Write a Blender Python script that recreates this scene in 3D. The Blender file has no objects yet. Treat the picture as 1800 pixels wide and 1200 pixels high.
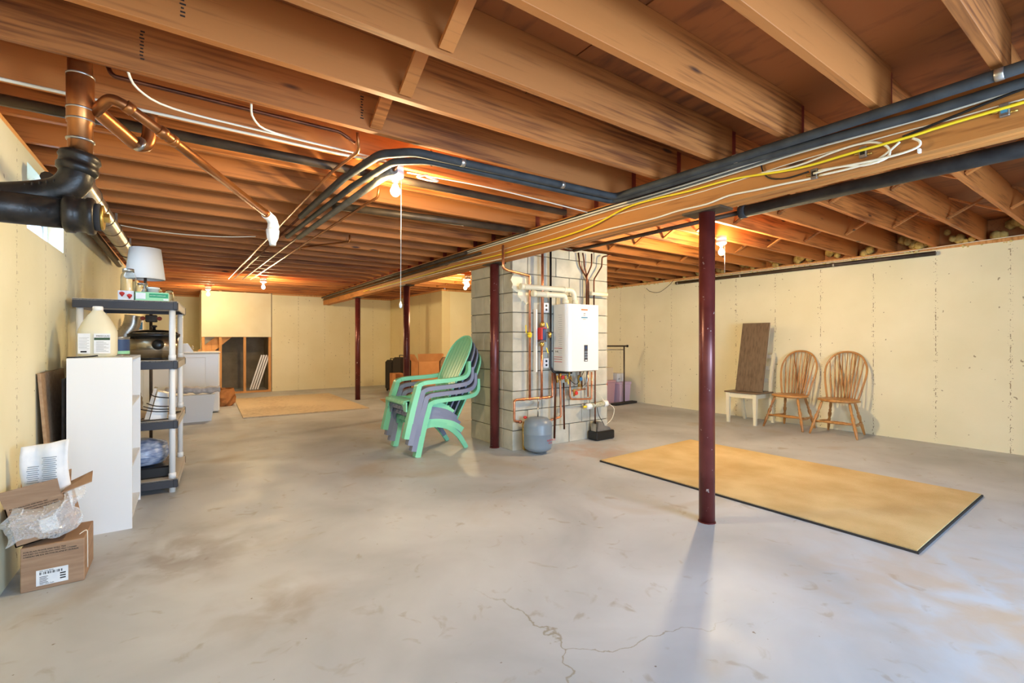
import bpy, math, random
from mathutils import Vector, Matrix
random.seed(7)
PI = math.pi
SC = bpy.context.scene
COL = SC.collection

# ---------------------------------------------------------------- camera, world, lights, exposure
H = 1.22
cam_d = bpy.data.cameras.new('camera'); cam = bpy.data.objects.new('camera', cam_d); COL.objects.link(cam)
cam.location = (0, 0, H); cam.rotation_euler = (PI/2, 0, -math.radians(34.85))
cam_d.sensor_width = 36.0; cam_d.lens = 822/1800*36.0; cam_d.shift_y = -3/1800; cam_d.clip_start = .02
SC.camera = cam
SC.view_settings.view_transform = 'Standard'; SC.view_settings.look = 'None'
SC.view_settings.gamma = 1.0; SC.view_settings.use_curve_mapping = False
SC.view_settings.exposure = 0.64

wd = bpy.data.worlds.new('world'); SC.world = wd; wd.use_nodes = True
wd.node_tree.nodes['Background'].inputs[0].default_value = (.72, .86, 1.0, 1)
wd.node_tree.nodes['Background'].inputs[1].default_value = 2.0

def light(name, kind, loc, energy, color, **k):
    d = bpy.data.lights.new(name, kind); d.energy = energy; d.color = color
    o = bpy.data.objects.new(name, d); COL.objects.link(o); o.location = loc
    for a, b in k.items():
        if a == 'aim': o.rotation_euler = (Vector(b)-Vector(loc)).to_track_quat('-Z', 'Y').to_euler()
        else: setattr(d, a, b)
    return o
WARM = (1.0, .77, .42)
COOL = (.46, .69, 1.0)
BULBS = [((1.076, 2.826, 2.15), 130), ((4.674, 2.812, 2.15), 185), ((1.121, 9.331, 2.15), 135), ((0.366, 11.404, 2.15), 60),
         ((4.11, 7.369, 2.15), 100), ((3.93, 6.963, 2.15), 30)]
for i, (p, e) in enumerate(BULBS):
    light('bulb_light', 'POINT', p, e, WARM, shadow_soft_size=.045)
# added flash first, then daylight through the wide walk-out door behind the camera and the hopper window on the left
light('flash_fill', 'AREA', (2.9, -1.6, 1.30), 72, COOL, shape='RECTANGLE', size=1.3, size_y=.5, aim=(2.0, 4, 1.2))  # added lamp for the photographer's flash, unseen behind the camera
light('door_daylight', 'AREA', (1.6, -1.75, 1.25), 52, COOL, shape='RECTANGLE', size=4.0, size_y=2.0, aim=(1.6, 5, 1.15))
light('window_daylight', 'AREA', (-.95, 4.15, 2.05), 14, COOL, shape='RECTANGLE', size=.9, size_y=.36, aim=(2.0, 3.0, .3))

# ---------------------------------------------------------------- materials
def lin(c): return tuple(((x/255)/12.92 if x/255 <= .04045 else ((x/255+.055)/1.055)**2.4) for x in c)+(1,)
MATS = {}
def mat(name, c, rough=.6, metal=0., c2=None, scale=8, stretch=(1, 1, 1), bump=0, detail=4, alpha=1, trans=0, emit=0, lo=.35, hi=.65, speck=None, sheen=0, coat=0):
    m = bpy.data.materials.new(name); m.use_nodes = True; nt = m.node_tree; N = nt.nodes; L = nt.links
    b = N['Principled BSDF']
    b.inputs['Base Color'].default_value = lin(c); b.inputs['Roughness'].default_value = rough; b.inputs['Metallic'].default_value = metal
    b.inputs['Alpha'].default_value = alpha; b.inputs['Transmission Weight'].default_value = trans
    if coat: b.inputs['Coat Weight'].default_value = coat
    if emit:
        b.inputs['Emission Color'].default_value = lin(c); b.inputs['Emission Strength'].default_value = emit
    if c2 or bump or speck:
        tc = N.new('ShaderNodeTexCoord'); mp = N.new('ShaderNodeMapping'); mp.inputs['Scale'].default_value = stretch
        oi = N.new('ShaderNodeObjectInfo'); va = N.new('ShaderNodeVectorMath'); va.operation = 'MULTIPLY_ADD'
        L.new(oi.outputs['Random'], va.inputs[0]); va.inputs[1].default_value = (7, 11, 13); L.new(tc.outputs['Object'], va.inputs[2])
        L.new(va.outputs[0], mp.inputs['Vector'])
        nz = N.new('ShaderNodeTexNoise'); nz.inputs['Scale'].default_value = scale; nz.inputs['Detail'].default_value = detail
        L.new(mp.outputs[0], nz.inputs['Vector'])
        out = None
        if c2:
            r = N.new('ShaderNodeValToRGB'); r.color_ramp.elements[0].position = lo; r.color_ramp.elements[1].position = hi
            r.color_ramp.elements[0].color = lin(c); r.color_ramp.elements[1].color = lin(c2)
            L.new(nz.outputs['Fac'], r.inputs['Fac']); out = r.outputs['Color']
        if speck:
            sc_, th, colr = speck
            n2 = N.new('ShaderNodeTexNoise'); n2.inputs['Scale'].default_value = sc_; n2.inputs['Detail'].default_value = 2
            L.new(va.outputs[0], n2.inputs['Vector'])
            r2 = N.new('ShaderNodeValToRGB'); r2.color_ramp.elements[0].position = th; r2.color_ramp.elements[1].position = th+.03
            L.new(n2.outputs['Fac'], r2.inputs['Fac'])
            mx = N.new('ShaderNodeMix'); mx.data_type = 'RGBA'; L.new(r2.outputs['Color'], mx.inputs['Factor'])
            if out: L.new(out, mx.inputs[6])
            else: mx.inputs[6].default_value = lin(c)
            mx.inputs[7].default_value = lin(colr); out = mx.outputs[2]
        if out: L.new(out, b.inputs['Base Color'])
        if bump:
            bp = N.new('ShaderNodeBump'); bp.inputs['Strength'].default_value = bump; bp.inputs['Distance'].default_value = .01
            L.new(nz.outputs['Fac'], bp.inputs['Height']); L.new(bp.outputs[0], b.inputs['Normal'])
    MATS[name] = m
    return m

def wood(name, dark, light_, grain=(.8, 20, 20), rough=.62, rnd=.25, knots=True):
    """long-grain timber: stretched noise, darker knots, a tone of its own for each piece"""
    m = bpy.data.materials.new(name); m.use_nodes = True; nt = m.node_tree; N = nt.nodes; L = nt.links; b = N['Principled BSDF']
    b.inputs['Roughness'].default_value = rough
    tc = N.new('ShaderNodeTexCoord'); oi = N.new('ShaderNodeObjectInfo')
    va = N.new('ShaderNodeVectorMath'); va.operation = 'MULTIPLY_ADD'; va.inputs[1].default_value = (17, 5, 9)
    L.new(oi.outputs['Random'], va.inputs[0]); L.new(tc.outputs['Object'], va.inputs[2])
    mp = N.new('ShaderNodeMapping'); mp.inputs['Scale'].default_value = grain; L.new(va.outputs[0], mp.inputs['Vector'])
    n1 = N.new('ShaderNodeTexNoise'); n1.inputs['Scale'].default_value = 3; n1.inputs['Detail'].default_value = 4; n1.inputs['Distortion'].default_value = .25
    L.new(mp.outputs[0], n1.inputs['Vector'])
    n0 = N.new('ShaderNodeTexNoise'); n0.inputs['Scale'].default_value = .8; n0.inputs['Detail'].default_value = 2; L.new(va.outputs[0], n0.inputs['Vector'])
    ad = N.new('ShaderNodeMath'); ad.operation = 'ADD'; L.new(n1.outputs['Fac'], ad.inputs[0]); L.new(n0.outputs['Fac'], ad.inputs[1])
    r = N.new('ShaderNodeValToRGB'); r.color_ramp.elements[0].position = .68; r.color_ramp.elements[1].position = 1.32
    r.color_ramp.elements[0].color = lin(dark); r.color_ramp.elements[1].color = lin(light_)
    L.new(ad.outputs[0], r.inputs['Fac'])
    hs = N.new('ShaderNodeHueSaturation'); L.new(r.outputs['Color'], hs.inputs['Color'])
    mr = N.new('ShaderNodeMapRange'); mr.inputs['To Min'].default_value = 1-rnd; mr.inputs['To Max'].default_value = 1+rnd
    L.new(oi.outputs['Random'], mr.inputs['Value']); L.new(mr.outputs[0], hs.inputs['Value'])
    out = hs.outputs[0]
    if knots:
        mk = N.new('ShaderNodeMapping'); mk.inputs['Scale'].default_value = (1.3, 5.5, 5.5) if grain[0] < grain[1] else (5.5, 1.3, 5.5)
        L.new(va.outputs[0], mk.inputs['Vector'])
        vo = N.new('ShaderNodeTexVoronoi'); vo.inputs['Scale'].default_value = 1.1; L.new(mk.outputs[0], vo.inputs['Vector'])
        rk = N.new('ShaderNodeValToRGB'); rk.color_ramp.elements[0].position = .05; rk.color_ramp.elements[1].position = .10
        rk.color_ramp.elements[0].color = (1, 1, 1, 1); rk.color_ramp.elements[1].color = (0, 0, 0, 1)
        L.new(vo.outputs['Distance'], rk.inputs['Fac'])
        mx = N.new('ShaderNodeMix'); mx.data_type = 'RGBA'; L.new(rk.outputs[0], mx.inputs['Factor']); L.new(out, mx.inputs[6])
        mx.inputs[7].default_value = lin((70, 38, 20)); out = mx.outputs[2]
    L.new(out, b.inputs['Base Color'])
    bp = N.new('ShaderNodeBump'); bp.inputs['Strength'].default_value = .15; bp.inputs['Distance'].default_value = .004
    L.new(n1.outputs['Fac'], bp.inputs['Height']); L.new(bp.outputs[0], b.inputs['Normal'])
    MATS[name] = m
    return m

W_JOIST = wood('joist_wood', (112, 58, 18), (182, 112, 52))
W_BEAM = wood('beam_wood', (146, 86, 34), (196, 130, 64), grain=(14, 1.2, 14))
W_SUB = wood('plywood', (92, 46, 16), (146, 82, 34), grain=(5, 1.4, 12), knots=False)
W_STUD = wood('stud_wood', (190, 125, 60), (225, 165, 100), grain=(12, 12, 1.2), knots=False)
W_MAPLE = wood('maple', (140, 92, 46), (186, 134, 76), grain=(9, 9, 2), rough=.3, knots=False, rnd=.05)
W_DARK = wood('grey_brown_wood', (88, 72, 56), (116, 97, 78), grain=(14, 14, 1.5), rough=.45, knots=False, rnd=.05)
PLYFLOOR = wood('old_plywood', (160, 140, 115), (205, 186, 156), grain=(6, 14, 10), knots=False, rnd=0)
M = dict(
    red=mat('dark_red_paint', (108, 30, 24), .6, c2=(140, 50, 36), scale=12),
    post=mat('oxblood_steel', (92, 38, 36), .32, .25, c2=(112, 52, 48), scale=6, bump=.05, speck=(26, .70, (190, 170, 165))),
    block=mat('concrete_block', (176, 174, 160), .9, c2=(198, 196, 182), scale=5, bump=.15, detail=8, speck=(60, .74, (140, 136, 122))),
    mortar=mat('mortar', (82, 78, 70), .95, c2=(104, 100, 90), scale=30, bump=.4),
    copper=mat('copper', (224, 156, 118), .3, .85, c2=(196, 126, 90), scale=14),
    oldcopper=mat('aged_copper', (186, 120, 66), .34, .85, c2=(134, 84, 50), scale=5, detail=6),
    darkcopper=mat('dark_copper', (120, 72, 48), .4, .8, c2=(86, 52, 38), scale=9),
    iron=mat('cast_iron', (30, 28, 26), .38, .35, c2=(58, 50, 42), scale=20, bump=.3),
    brass=mat('brass', (196, 160, 84), .35, .85),
    foam=mat('black_foam', (38, 40, 42), .75, c2=(58, 60, 60), scale=10, bump=.1),
    gfoam=mat('grey_foam', (96, 94, 90), .8, c2=(120, 116, 108), scale=10),
    darkpipe=mat('dark_pipe', (64, 52, 42), .5, .4, c2=(88, 72, 54), scale=8),
    galv=mat('galvanized', (196, 190, 180), .3, .85, c2=(160, 154, 146), scale=12),
    steel=mat('brushed_steel', (196, 188, 172), .24, .95, c2=(150, 140, 122), scale=3, stretch=(1, 1, 14)),
    white=mat('white_plastic', (236, 238, 238), .35), wmetal=mat('white_enamel', (234, 235, 232), .22, coat=.4),
    lam=mat('white_laminate', (232, 234, 236), .38), cable=mat('cable_white', (236, 228, 206), .45), yellow=mat('cable_yellow', (240, 212, 40), .45),
    bcable=mat('cable_black', (24, 22, 22), .45), pvc=mat('pvc', (232, 226, 200), .35), gtank=mat('tank_grey', (120, 134, 148), .35, c2=(134, 148, 160), scale=3),
    green=mat('mint_plastic', (132, 214, 172), .35, c2=(146, 224, 182), scale=2), grey=mat('grey_plastic', (128, 134, 158), .42, c2=(142, 148, 170), scale=2),
    card=mat('cardboard', (150, 120, 96), .85, c2=(166, 136, 110), scale=6, stretch=(1, 1, 8)), card2=mat('cardboard_orange', (196, 134, 84), .85, c2=(208, 148, 96), scale=6),
    paper=mat('white_paper', (236, 238, 240), .8, c2=(222, 226, 232), scale=14, bump=.4), ink=mat('black_ink', (36, 32, 34), .8),
    char=mat('charcoal_plastic', (58, 60, 68), .4), taupe=mat('taupe_plastic', (206, 196, 182), .5), shade=mat('lamp_shade_cloth', (226, 224, 220), .9),
    redp=mat('red_print', (200, 52, 46), .5), orange=mat('orange_print', (226, 104, 60), .5), blue=mat('blue_print', (66, 132, 172), .5), navy=mat('navy_print', (40, 66, 106), .5),
    greenp=mat('green_print', (34, 152, 110), .5), lgreen=mat('light_green_print', (150, 214, 170), .5), black=mat('black_plastic', (22, 22, 24), .35),
    fabric=mat('black_fabric', (30, 28, 28), .9, c2=(44, 40, 38), scale=30), lilac=mat('lilac_plastic', (206, 184, 210), .45), cream=mat('cream_plastic', (228, 222, 196), .4),
    rubber=mat('rubber_dark', (50, 46, 44), .9), brownp=mat('brown_paper', (150, 96, 50), .85, c2=(176, 118, 66), scale=10, bump=.5),
    board=mat('particle_board', (160, 128, 98), .8, c2=(178, 148, 116), scale=40), fiber=mat('fiberglass', (150, 118, 60), .95, c2=(206, 178, 104), scale=14, bump=.8),
    sprayfoam=mat('spray_foam', (214, 190, 116), .9, c2=(232, 214, 150), scale=20, bump=.6), dark=mat('dark_void', (46, 34, 26), .95),
    dry=mat('drywall', (236, 228, 200), .85, c2=(228, 218, 186), scale=2), rawc=mat('raw_concrete', (132, 122, 104), .9, c2=(158, 146, 124), scale=4, bump=.2, detail=8),
    string=mat('string', (232, 226, 210), .7), winframe=mat('window_white', (232, 234, 236), .5),
)
def glass_mat():
    m = bpy.data.materials.new('clear_glass'); m.use_nodes = True; b = m.node_tree.nodes['Principled BSDF']
    b.inputs['Base Color'].default_value = (.92, .96, .97, 1); b.inputs['Roughness'].default_value = .04; b.inputs['Transmission Weight'].default_value = 1; b.inputs['IOR'].default_value = 1.35
    return m
M['glass'] = glass_mat()
def wrap_mat():
    m = bpy.data.materials.new('clear_wrap'); m.use_nodes = True; b = m.node_tree.nodes['Principled BSDF']
    b.inputs['Base Color'].default_value = (.86, .9, .95, 1); b.inputs['Roughness'].default_value = .12; b.inputs['Alpha'].default_value = .38; b.inputs['Specular IOR Level'].default_value = .9
    return m
M['wrap'] = wrap_mat()
def bulb_mat():
    m = bpy.data.materials.new('lit_bulb'); m.use_nodes = True; b = m.node_tree.nodes['Principled BSDF']
    b.inputs['Emission Color'].default_value = (1, .86, .55, 1); b.inputs['Emission Strength'].default_value = 14
    return m
M['bulb'] = bulb_mat()
def wall_mat(name, axis, c1, c2, seam=.61, off=0.0):
    """painted poured concrete: form seams every 0.61 m along the wall, pits, blotches"""
    m = bpy.data.materials.new(name); m.use_nodes = True; nt = m.node_tree; N = nt.nodes; L = nt.links; b = N['Principled BSDF']
    b.inputs['Roughness'].default_value = .8
    tc = N.new('ShaderNodeTexCoord'); sx = N.new('ShaderNodeSeparateXYZ'); L.new(tc.outputs['Object'], sx.inputs[0])
    def math_(op, a, b_=None):
        n = N.new('ShaderNodeMath'); n.operation = op
        for i, v in enumerate((a, b_)):
            if v is None: continue
            if isinstance(v, (int, float)): n.inputs[i].default_value = v
            else: L.new(v, n.inputs[i])
        return n.outputs[0]
    def noise(s, d=4, vec=None):
        n = N.new('ShaderNodeTexNoise'); n.inputs['Scale'].default_value = s; n.inputs['Detail'].default_value = d
        L.new(vec or tc.outputs['Object'], n.inputs['Vector']); return n.outputs['Fac']
    w_ = math_('ADD', sx.outputs[axis], off)
    fr = math_('ABSOLUTE', math_('SUBTRACT', math_('FRACT', math_('DIVIDE', w_, seam)), .5))
    d = math_('MULTIPLY', fr, seam)                       # distance from the seam
    line = math_('LESS_THAN', d, .004)
    pit = math_('GREATER_THAN', noise(34, 3), .56)
    band = math_('MULTIPLY', math_('LESS_THAN', d, .022), math_('GREATER_THAN', noise(70, 2), .66))
    seamf = math_('MAXIMUM', math_('MULTIPLY', line, math_('MULTIPLY', pit, .8)), math_('MULTIPLY', band, .8))
    pits = math_('GREATER_THAN', noise(22, 1), .78)
    fac = math_('MAXIMUM', seamf, math_('MULTIPLY', pits, .7))
    r = N.new('ShaderNodeValToRGB'); r.color_ramp.elements[0].position = .3; r.color_ramp.elements[1].position = .7
    r.color_ramp.elements[0].color = lin(c1); r.color_ramp.elements[1].color = lin(c2); L.new(noise(1.3, 8), r.inputs['Fac'])
    mx = N.new('ShaderNodeMix'); mx.data_type = 'RGBA'; L.new(fac, mx.inputs['Factor']); L.new(r.outputs[0], mx.inputs[6]); mx.inputs[7].default_value = lin((128, 108, 70))
    L.new(mx.outputs[2], b.inputs['Base Color'])
    bp = N.new('ShaderNodeBump'); bp.inputs['Strength'].default_value = .25; bp.inputs['Distance'].default_value = .006
    L.new(math_('SUBTRACT', noise(18, 6), math_('MULTIPLY', line, 1.5)), bp.inputs['Height']); L.new(bp.outputs[0], b.inputs['Normal'])
    return m
WALL_Y = wall_mat('painted_concrete_side', 1, (228, 222, 188), (240, 234, 204), off=-1.06+.305)
WALL_X = wall_mat('painted_concrete_end', 0, (230, 220, 182), (240, 232, 200), off=-.1)
def floor_mat():
    m = bpy.data.materials.new('concrete_floor'); m.use_nodes = True; nt = m.node_tree; N = nt.nodes; L = nt.links; b = N['Principled BSDF']
    tc = N.new('ShaderNodeTexCoord')
    def noise(s, d=6, dist=0):
        n = N.new('ShaderNodeTexNoise'); n.inputs['Scale'].default_value = s; n.inputs['Detail'].default_value = d; n.inputs['Distortion'].default_value = dist
        L.new(tc.outputs['Object'], n.inputs['Vector']); return n.outputs['Fac']
    def ramp(f, p0, c0, p1, c1):
        r = N.new('ShaderNodeValToRGB'); e = r.color_ramp.elements; e[0].position = p0; e[0].color = c0; e[1].position = p1; e[1].color = c1
        L.new(f, r.inputs['Fac']); return r.outputs[0]
    def mix(f, a, c, mode='MIX'):
        x = N.new('ShaderNodeMix'); x.data_type = 'RGBA'; x.blend_type = mode; L.new(f, x.inputs['Factor']); L.new(a, x.inputs[6])
        if isinstance(c, tuple): x.inputs[7].default_value = c
        else: L.new(c, x.inputs[7])
        return x.outputs[2]
    W_, K_ = (1, 1, 1, 1), (0, 0, 0, 1)
    base = ramp(noise(1.1, 10, .6), .3, lin((160, 165, 172)), .7, lin((194, 199, 206)))
    base = mix(ramp(noise(.75, 5, 1.2), .56, K_, .74, (.6, .6, .6, 1)), base, lin((158, 140, 112)))
    base = mix(ramp(noise(7, 8, 1.0), .62, K_, .72, (.45, .45, .45, 1)), base, lin((140, 126, 108)))
    base = mix(ramp(noise(26, 2), .76, K_, .78, (.9, .9, .9, 1)), base, lin((110, 96, 80)))
    base = mix(ramp(noise(30, 1), .235, W_, .22, K_), base, lin((236, 236, 236))) if False else base
    # two cracked patches in the foreground
    vo = N.new('ShaderNodeTexVoronoi'); vo.feature = 'DISTANCE_TO_EDGE'; vo.inputs['Scale'].default_value = 1.15
    dn = N.new('ShaderNodeTexNoise'); dn.inputs['Scale'].default_value = 4; dn.inputs['Detail'].default_value = 6; L.new(tc.outputs['Object'], dn.inputs['Vector'])
    ma = N.new('ShaderNodeVectorMath'); ma.operation = 'MULTIPLY_ADD'; ma.inputs[1].default_value = (.45, .45, 0); L.new(dn.outputs['Color'], ma.inputs[0]); L.new(tc.outputs['Object'], ma.inputs[2])
    L.new(ma.outputs[0], vo.inputs['Vector'])
    dist = N.new('ShaderNodeVectorMath'); dist.operation = 'DISTANCE'; L.new(tc.outputs['Object'], dist.inputs[0]); dist.inputs[1].default_value = (1.42, 1.42, 0)
    near = ramp(dist.outputs['Value'], .3, (.75, .75, .75, 1), .65, K_)
    crack = ramp(vo.outputs['Distance'], .002, W_, .007, K_)
    mm = N.new('ShaderNodeMath'); mm.operation = 'MULTIPLY'; L.new(near, mm.inputs[0]); L.new(crack, mm.inputs[1])
    base = mix(mm.outputs[0], base, lin((128, 118, 92)))
    # brown dirt by the white bookcase, ochre stain near the tank, warm light painted into the right foreground
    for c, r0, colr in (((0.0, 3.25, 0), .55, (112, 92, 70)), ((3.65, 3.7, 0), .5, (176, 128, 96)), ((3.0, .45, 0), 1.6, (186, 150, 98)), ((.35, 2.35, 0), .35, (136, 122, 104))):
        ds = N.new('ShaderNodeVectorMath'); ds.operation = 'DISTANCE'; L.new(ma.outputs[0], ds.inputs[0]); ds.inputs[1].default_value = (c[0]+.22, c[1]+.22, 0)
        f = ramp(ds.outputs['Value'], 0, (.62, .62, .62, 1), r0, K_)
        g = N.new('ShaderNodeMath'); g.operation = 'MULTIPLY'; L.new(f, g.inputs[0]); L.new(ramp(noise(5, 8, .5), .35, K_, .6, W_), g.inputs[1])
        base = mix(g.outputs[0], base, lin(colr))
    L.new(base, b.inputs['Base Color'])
    L.new(ramp(noise(3, 6), .3, (.42, .42, .42, 1), .7, (.6, .6, .6, 1)), b.inputs['Roughness'])
    bp = N.new('ShaderNodeBump'); bp.inputs['Strength'].default_value = .12; bp.inputs['Distance'].default_value = .006
    L.new(noise(14, 8), bp.inputs['Height']); L.new(bp.outputs[0], b.inputs['Normal'])
    return m
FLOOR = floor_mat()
CARPET = mat('tan_carpet', (218, 194, 142), .97, c2=(196, 166, 110), scale=2.2, detail=9, bump=0)
def carpet_tweak():
    nt = CARPET.node_tree; N = nt.nodes; L = nt.links; b = N['Principled BSDF']
    tc = N.new('ShaderNodeTexCoord'); n = N.new('ShaderNodeTexNoise'); n.inputs['Scale'].default_value = 160; L.new(tc.outputs['Object'], n.inputs['Vector'])
    bp = N.new('ShaderNodeBump'); bp.inputs['Strength'].default_value = .7; bp.inputs['Distance'].default_value = .008; L.new(n.outputs['Fac'], bp.inputs['Height']); L.new(bp.outputs[0], b.inputs['Normal'])
carpet_tweak()

# ---------------------------------------------------------------- mesh helpers
def frame(d):
    d = d.normalized(); a = Vector((0, 0, 1)) if abs(d.z) < .9 else Vector((1, 0, 0))
    x = a.cross(d).normalized(); return x, d.cross(x).normalized()
class MB:
    def __init__(s): s.v = []; s.f = []; s.mi = []; s.sm = []
    def add(s, vs, fs, mi=0, smooth=False):
        o = len(s.v); s.v += [Vector(v) for v in vs]
        for f in fs: s.f.append([i+o for i in f]); s.mi.append(mi); s.sm.append(smooth)
        return s
    def box(s, x0, x1, y0, y1, z0, z1, mi=0, bev=0):
        if bev:
            b = bev; c = Vector(((x0+x1)/2, (y0+y1)/2, (z0+z1)/2)); vs = []
            hx, hy, hz = (x1-x0)/2, (y1-y0)/2, (z1-z0)/2; b = min(b, hx*.8, hy*.8, hz*.8)
            idx = {}
            for sx in (-1, 1):
                for sy in (-1, 1):
                    for sz in (-1, 1):
                        for k in range(3):
                            p = [sx*(hx-b), sy*(hy-b), sz*(hz-b)]; p[k] = (sx*hx, sy*hy, sz*hz)[k]
                            idx[(sx, sy, sz, k)] = len(vs); vs.append(c+Vector(p))
            fs = []
            for k in range(3):
                a, b2 = [i for i in range(3) if i != k]
                for sk in (-1, 1):
                    q = []
                    for sa, sb in ((-1, -1), (1, -1), (1, 1), (-1, 1)):
                        t = [0, 0, 0]; t[k] = sk; t[a] = sa; t[b2] = sb; q.append(idx[(t[0], t[1], t[2], k)])
                    fs.append(q)
                for sa in (-1, 1):
                    for sb in (-1, 1):
                        q = []
                        for sk, kk in ((-1, a), (1, a), (1, b2), (-1, b2)):
                            t = [0, 0, 0]; t[k] = sk; t[a] = sa; t[b2] = sb; q.append(idx[(t[0], t[1], t[2], kk)])
                        fs.append(q)
            for sx in (-1, 1):
                for sy in (-1, 1):
                    for sz in (-1, 1): fs.append([idx[(sx, sy, sz, k)] for k in range(3)])
            # make normals outward
            out = []
            for f in fs:
                n = (vs[f[1]]-vs[f[0]]).cross(vs[f[2]]-vs[f[0]]); cc = sum((vs[i] for i in f), Vector())/len(f)-c
                out.append(f if n.dot(cc) > 0 else f[::-1])
            return s.add(vs, out, mi)
        vs = [(x, y, z) for x in (x0, x1) for y in (y0, y1) for z in (z0, z1)]
        return s.add(vs, [(0, 1, 3, 2), (4, 6, 7, 5), (0, 4, 5, 1), (2, 3, 7, 6), (0, 2, 6, 4), (1, 5, 7, 3)], mi)
    def hexa(s, p, mi=0):   # 8 points: bottom 4 ccw, top 4 ccw
        return s.add(p, [(3, 2, 1, 0), (4, 5, 6, 7), (0, 1, 5, 4), (1, 2, 6, 5), (2, 3, 7, 6), (3, 0, 4, 7)], mi)
    def tube(s, pts, r, n=10, mi=0, cap=True, cyclic=False):
        pts = [Vector(p) for p in pts]; m = len(pts); rs = r if isinstance(r, (list, tuple)) else [r]*m
        rings = []; x = None
        for i, p in enumerate(pts):
            a = pts[(i-1) % m] if (cyclic or i) else p; b = pts[(i+1) % m] if (cyclic or i < m-1) else p
            d = (b-a).normalized() if (b-a).length > 1e-9 else Vector((0, 0, 1))
            if x is None: x, y = frame(d)
            else: x = (x-d*x.dot(d)).normalized(); y = d.cross(x)
            rings.append([p+(x*math.cos(2*PI*k/n)+y*math.sin(2*PI*k/n))*rs[i] for k in range(n)])
        vs = [q for rr in rings for q in rr]; fs = []
        for i in range(m if cyclic else m-1):
            j = (i+1) % m
            for k in range(n): fs.append((i*n+k, i*n+(k+1) % n, j*n+(k+1) % n, j*n+k))
        s.add(vs, fs, mi, True)
        if cap and not cyclic:
            o = len(s.v)-len(vs)
            s.f.append([o+k for k in range(n)][::-1]); s.mi.append(mi); s.sm.append(False)
            s.f.append([o+(m-1)*n+k for k in range(n)]); s.mi.append(mi); s.sm.append(False)
        return s
    def lathe(s, prof, p0=(0, 0, 0), axis=(0, 0, 1), n=20, mi=0, smooth=True, cap=True):
        """prof: list of (r, t) along the axis"""
        p0 = Vector(p0); ax = Vector(axis).normalized(); x, y = frame(ax)
        vs = []; m = len(prof)
        for r, t in prof:
            for k in range(n): vs.append(p0+ax*t+(x*math.cos(2*PI*k/n)+y*math.sin(2*PI*k/n))*max(r, 1e-4))
        fs = [(i*n+k, i*n+(k+1) % n, (i+1)*n+(k+1) % n, (i+1)*n+k) for i in range(m-1) for k in range(n)]
        s.add(vs, fs, mi, smooth)
        if cap:
            o = len(s.v)-len(vs)
            s.f.append([o+k for k in range(n)][::-1]); s.mi.append(mi); s.sm.append(False)
            s.f.append([o+(m-1)*n+k for k in range(n)]); s.mi.append(mi); s.sm.append(False)
        return s
    def bar(s, pts, w_, h_, side=(0, 1, 0), mi=0):
        """rectangular section swept along pts: w_ along side, h_ across it; w_ may be a list"""
        pts = [Vector(p) for p in pts]; m = len(pts); sd = Vector(side); vs = []
        ws = w_ if isinstance(w_, list) else [w_]*m; hs = h_ if isinstance(h_, list) else [h_]*m
        for i, p in enumerate(pts):
            d = (pts[min(i+1, m-1)]-pts[max(i-1, 0)]).normalized()
            a = (sd-d*sd.dot(d)).normalized(); b = d.cross(a)
            for u, v in ((-1, -1), (1, -1), (1, 1), (-1, 1)): vs.append(p+a*u*ws[i]/2+b*v*hs[i]/2)
        fs = [(i*4+k, i*4+(k+1) % 4, i*4+4+(k+1) % 4, i*4+4+k) for i in range(m-1) for k in range(4)]
        fs += [(3, 2, 1, 0), tuple(4*(m-1)+k for k in range(4))]
        return s.add(vs, fs, mi)
    def plate(s, outline, thick, mi=0):
        """outline: 3D polygon; extruded by vector thick"""
        t = Vector(thick); n = len(outline); vs = [Vector(p) for p in outline]+[Vector(p)+t for p in outline]
        return s.add(vs, [tuple(range(n))[::-1], tuple(range(n, 2*n))]+[(i, (i+1) % n, n+(i+1) % n, n+i) for i in range(n)], mi)
    def build(s, name, mats, parent=None, kind=None, label=None, jit=0):
        me = bpy.data.meshes.new(name)
        off = Vector(parent.location) if parent else Vector()
        pp = parent.parent if parent else None
        while pp: off += Vector(pp.location); pp = pp.parent
        me.from_pydata([tuple(v-off) for v in s.v], [], s.f)
        mats = mats if isinstance(mats, (list, tuple)) else [mats]
        for m_ in mats: me.materials.append(m_)
        me.polygons.foreach_set('material_index', s.mi); me.polygons.foreach_set('use_smooth', s.sm)
        me.update()
        import bmesh
        bm = bmesh.new(); bm.from_mesh(me); bmesh.ops.recalc_face_normals(bm, faces=bm.faces); bm.to_mesh(me); bm.free()
        o = bpy.data.objects.new(name, me); COL.objects.link(o)
        if parent: o.parent = parent
        if kind: o['kind'] = kind
        if label: o['label'] = label
        return o
def B(*a, **k): return MB().box(*a, **k)
def T(pts, r, **k): return MB().tube(pts, r, **k)
def thing(name, label, cat, loc=(0, 0, 0), group=None):
    o = bpy.data.objects.new(name, None); COL.objects.link(o); o.location = loc; o.empty_display_size = .05
    o['label'] = label; o['category'] = cat
    if group: o['group'] = group
    return o
def tag(o, label, cat, group=None):
    o['label'] = label; o['category'] = cat
    if group: o['group'] = group
    return o
def kids(o): return [c for c in bpy.data.objects if c.parent == o]
def dup(o, parent=None, loc=None, label=None, mats=None):
    c = o.copy(); COL.objects.link(c)
    if parent: c.parent = parent
    if loc is not None: c.location = loc
    if label: c['label'] = label
    for k in kids(o): dup(k, c)
    return c
def place(root, loc, rz=0): root.location = loc; root.rotation_euler = (0, 0, rz)
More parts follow.
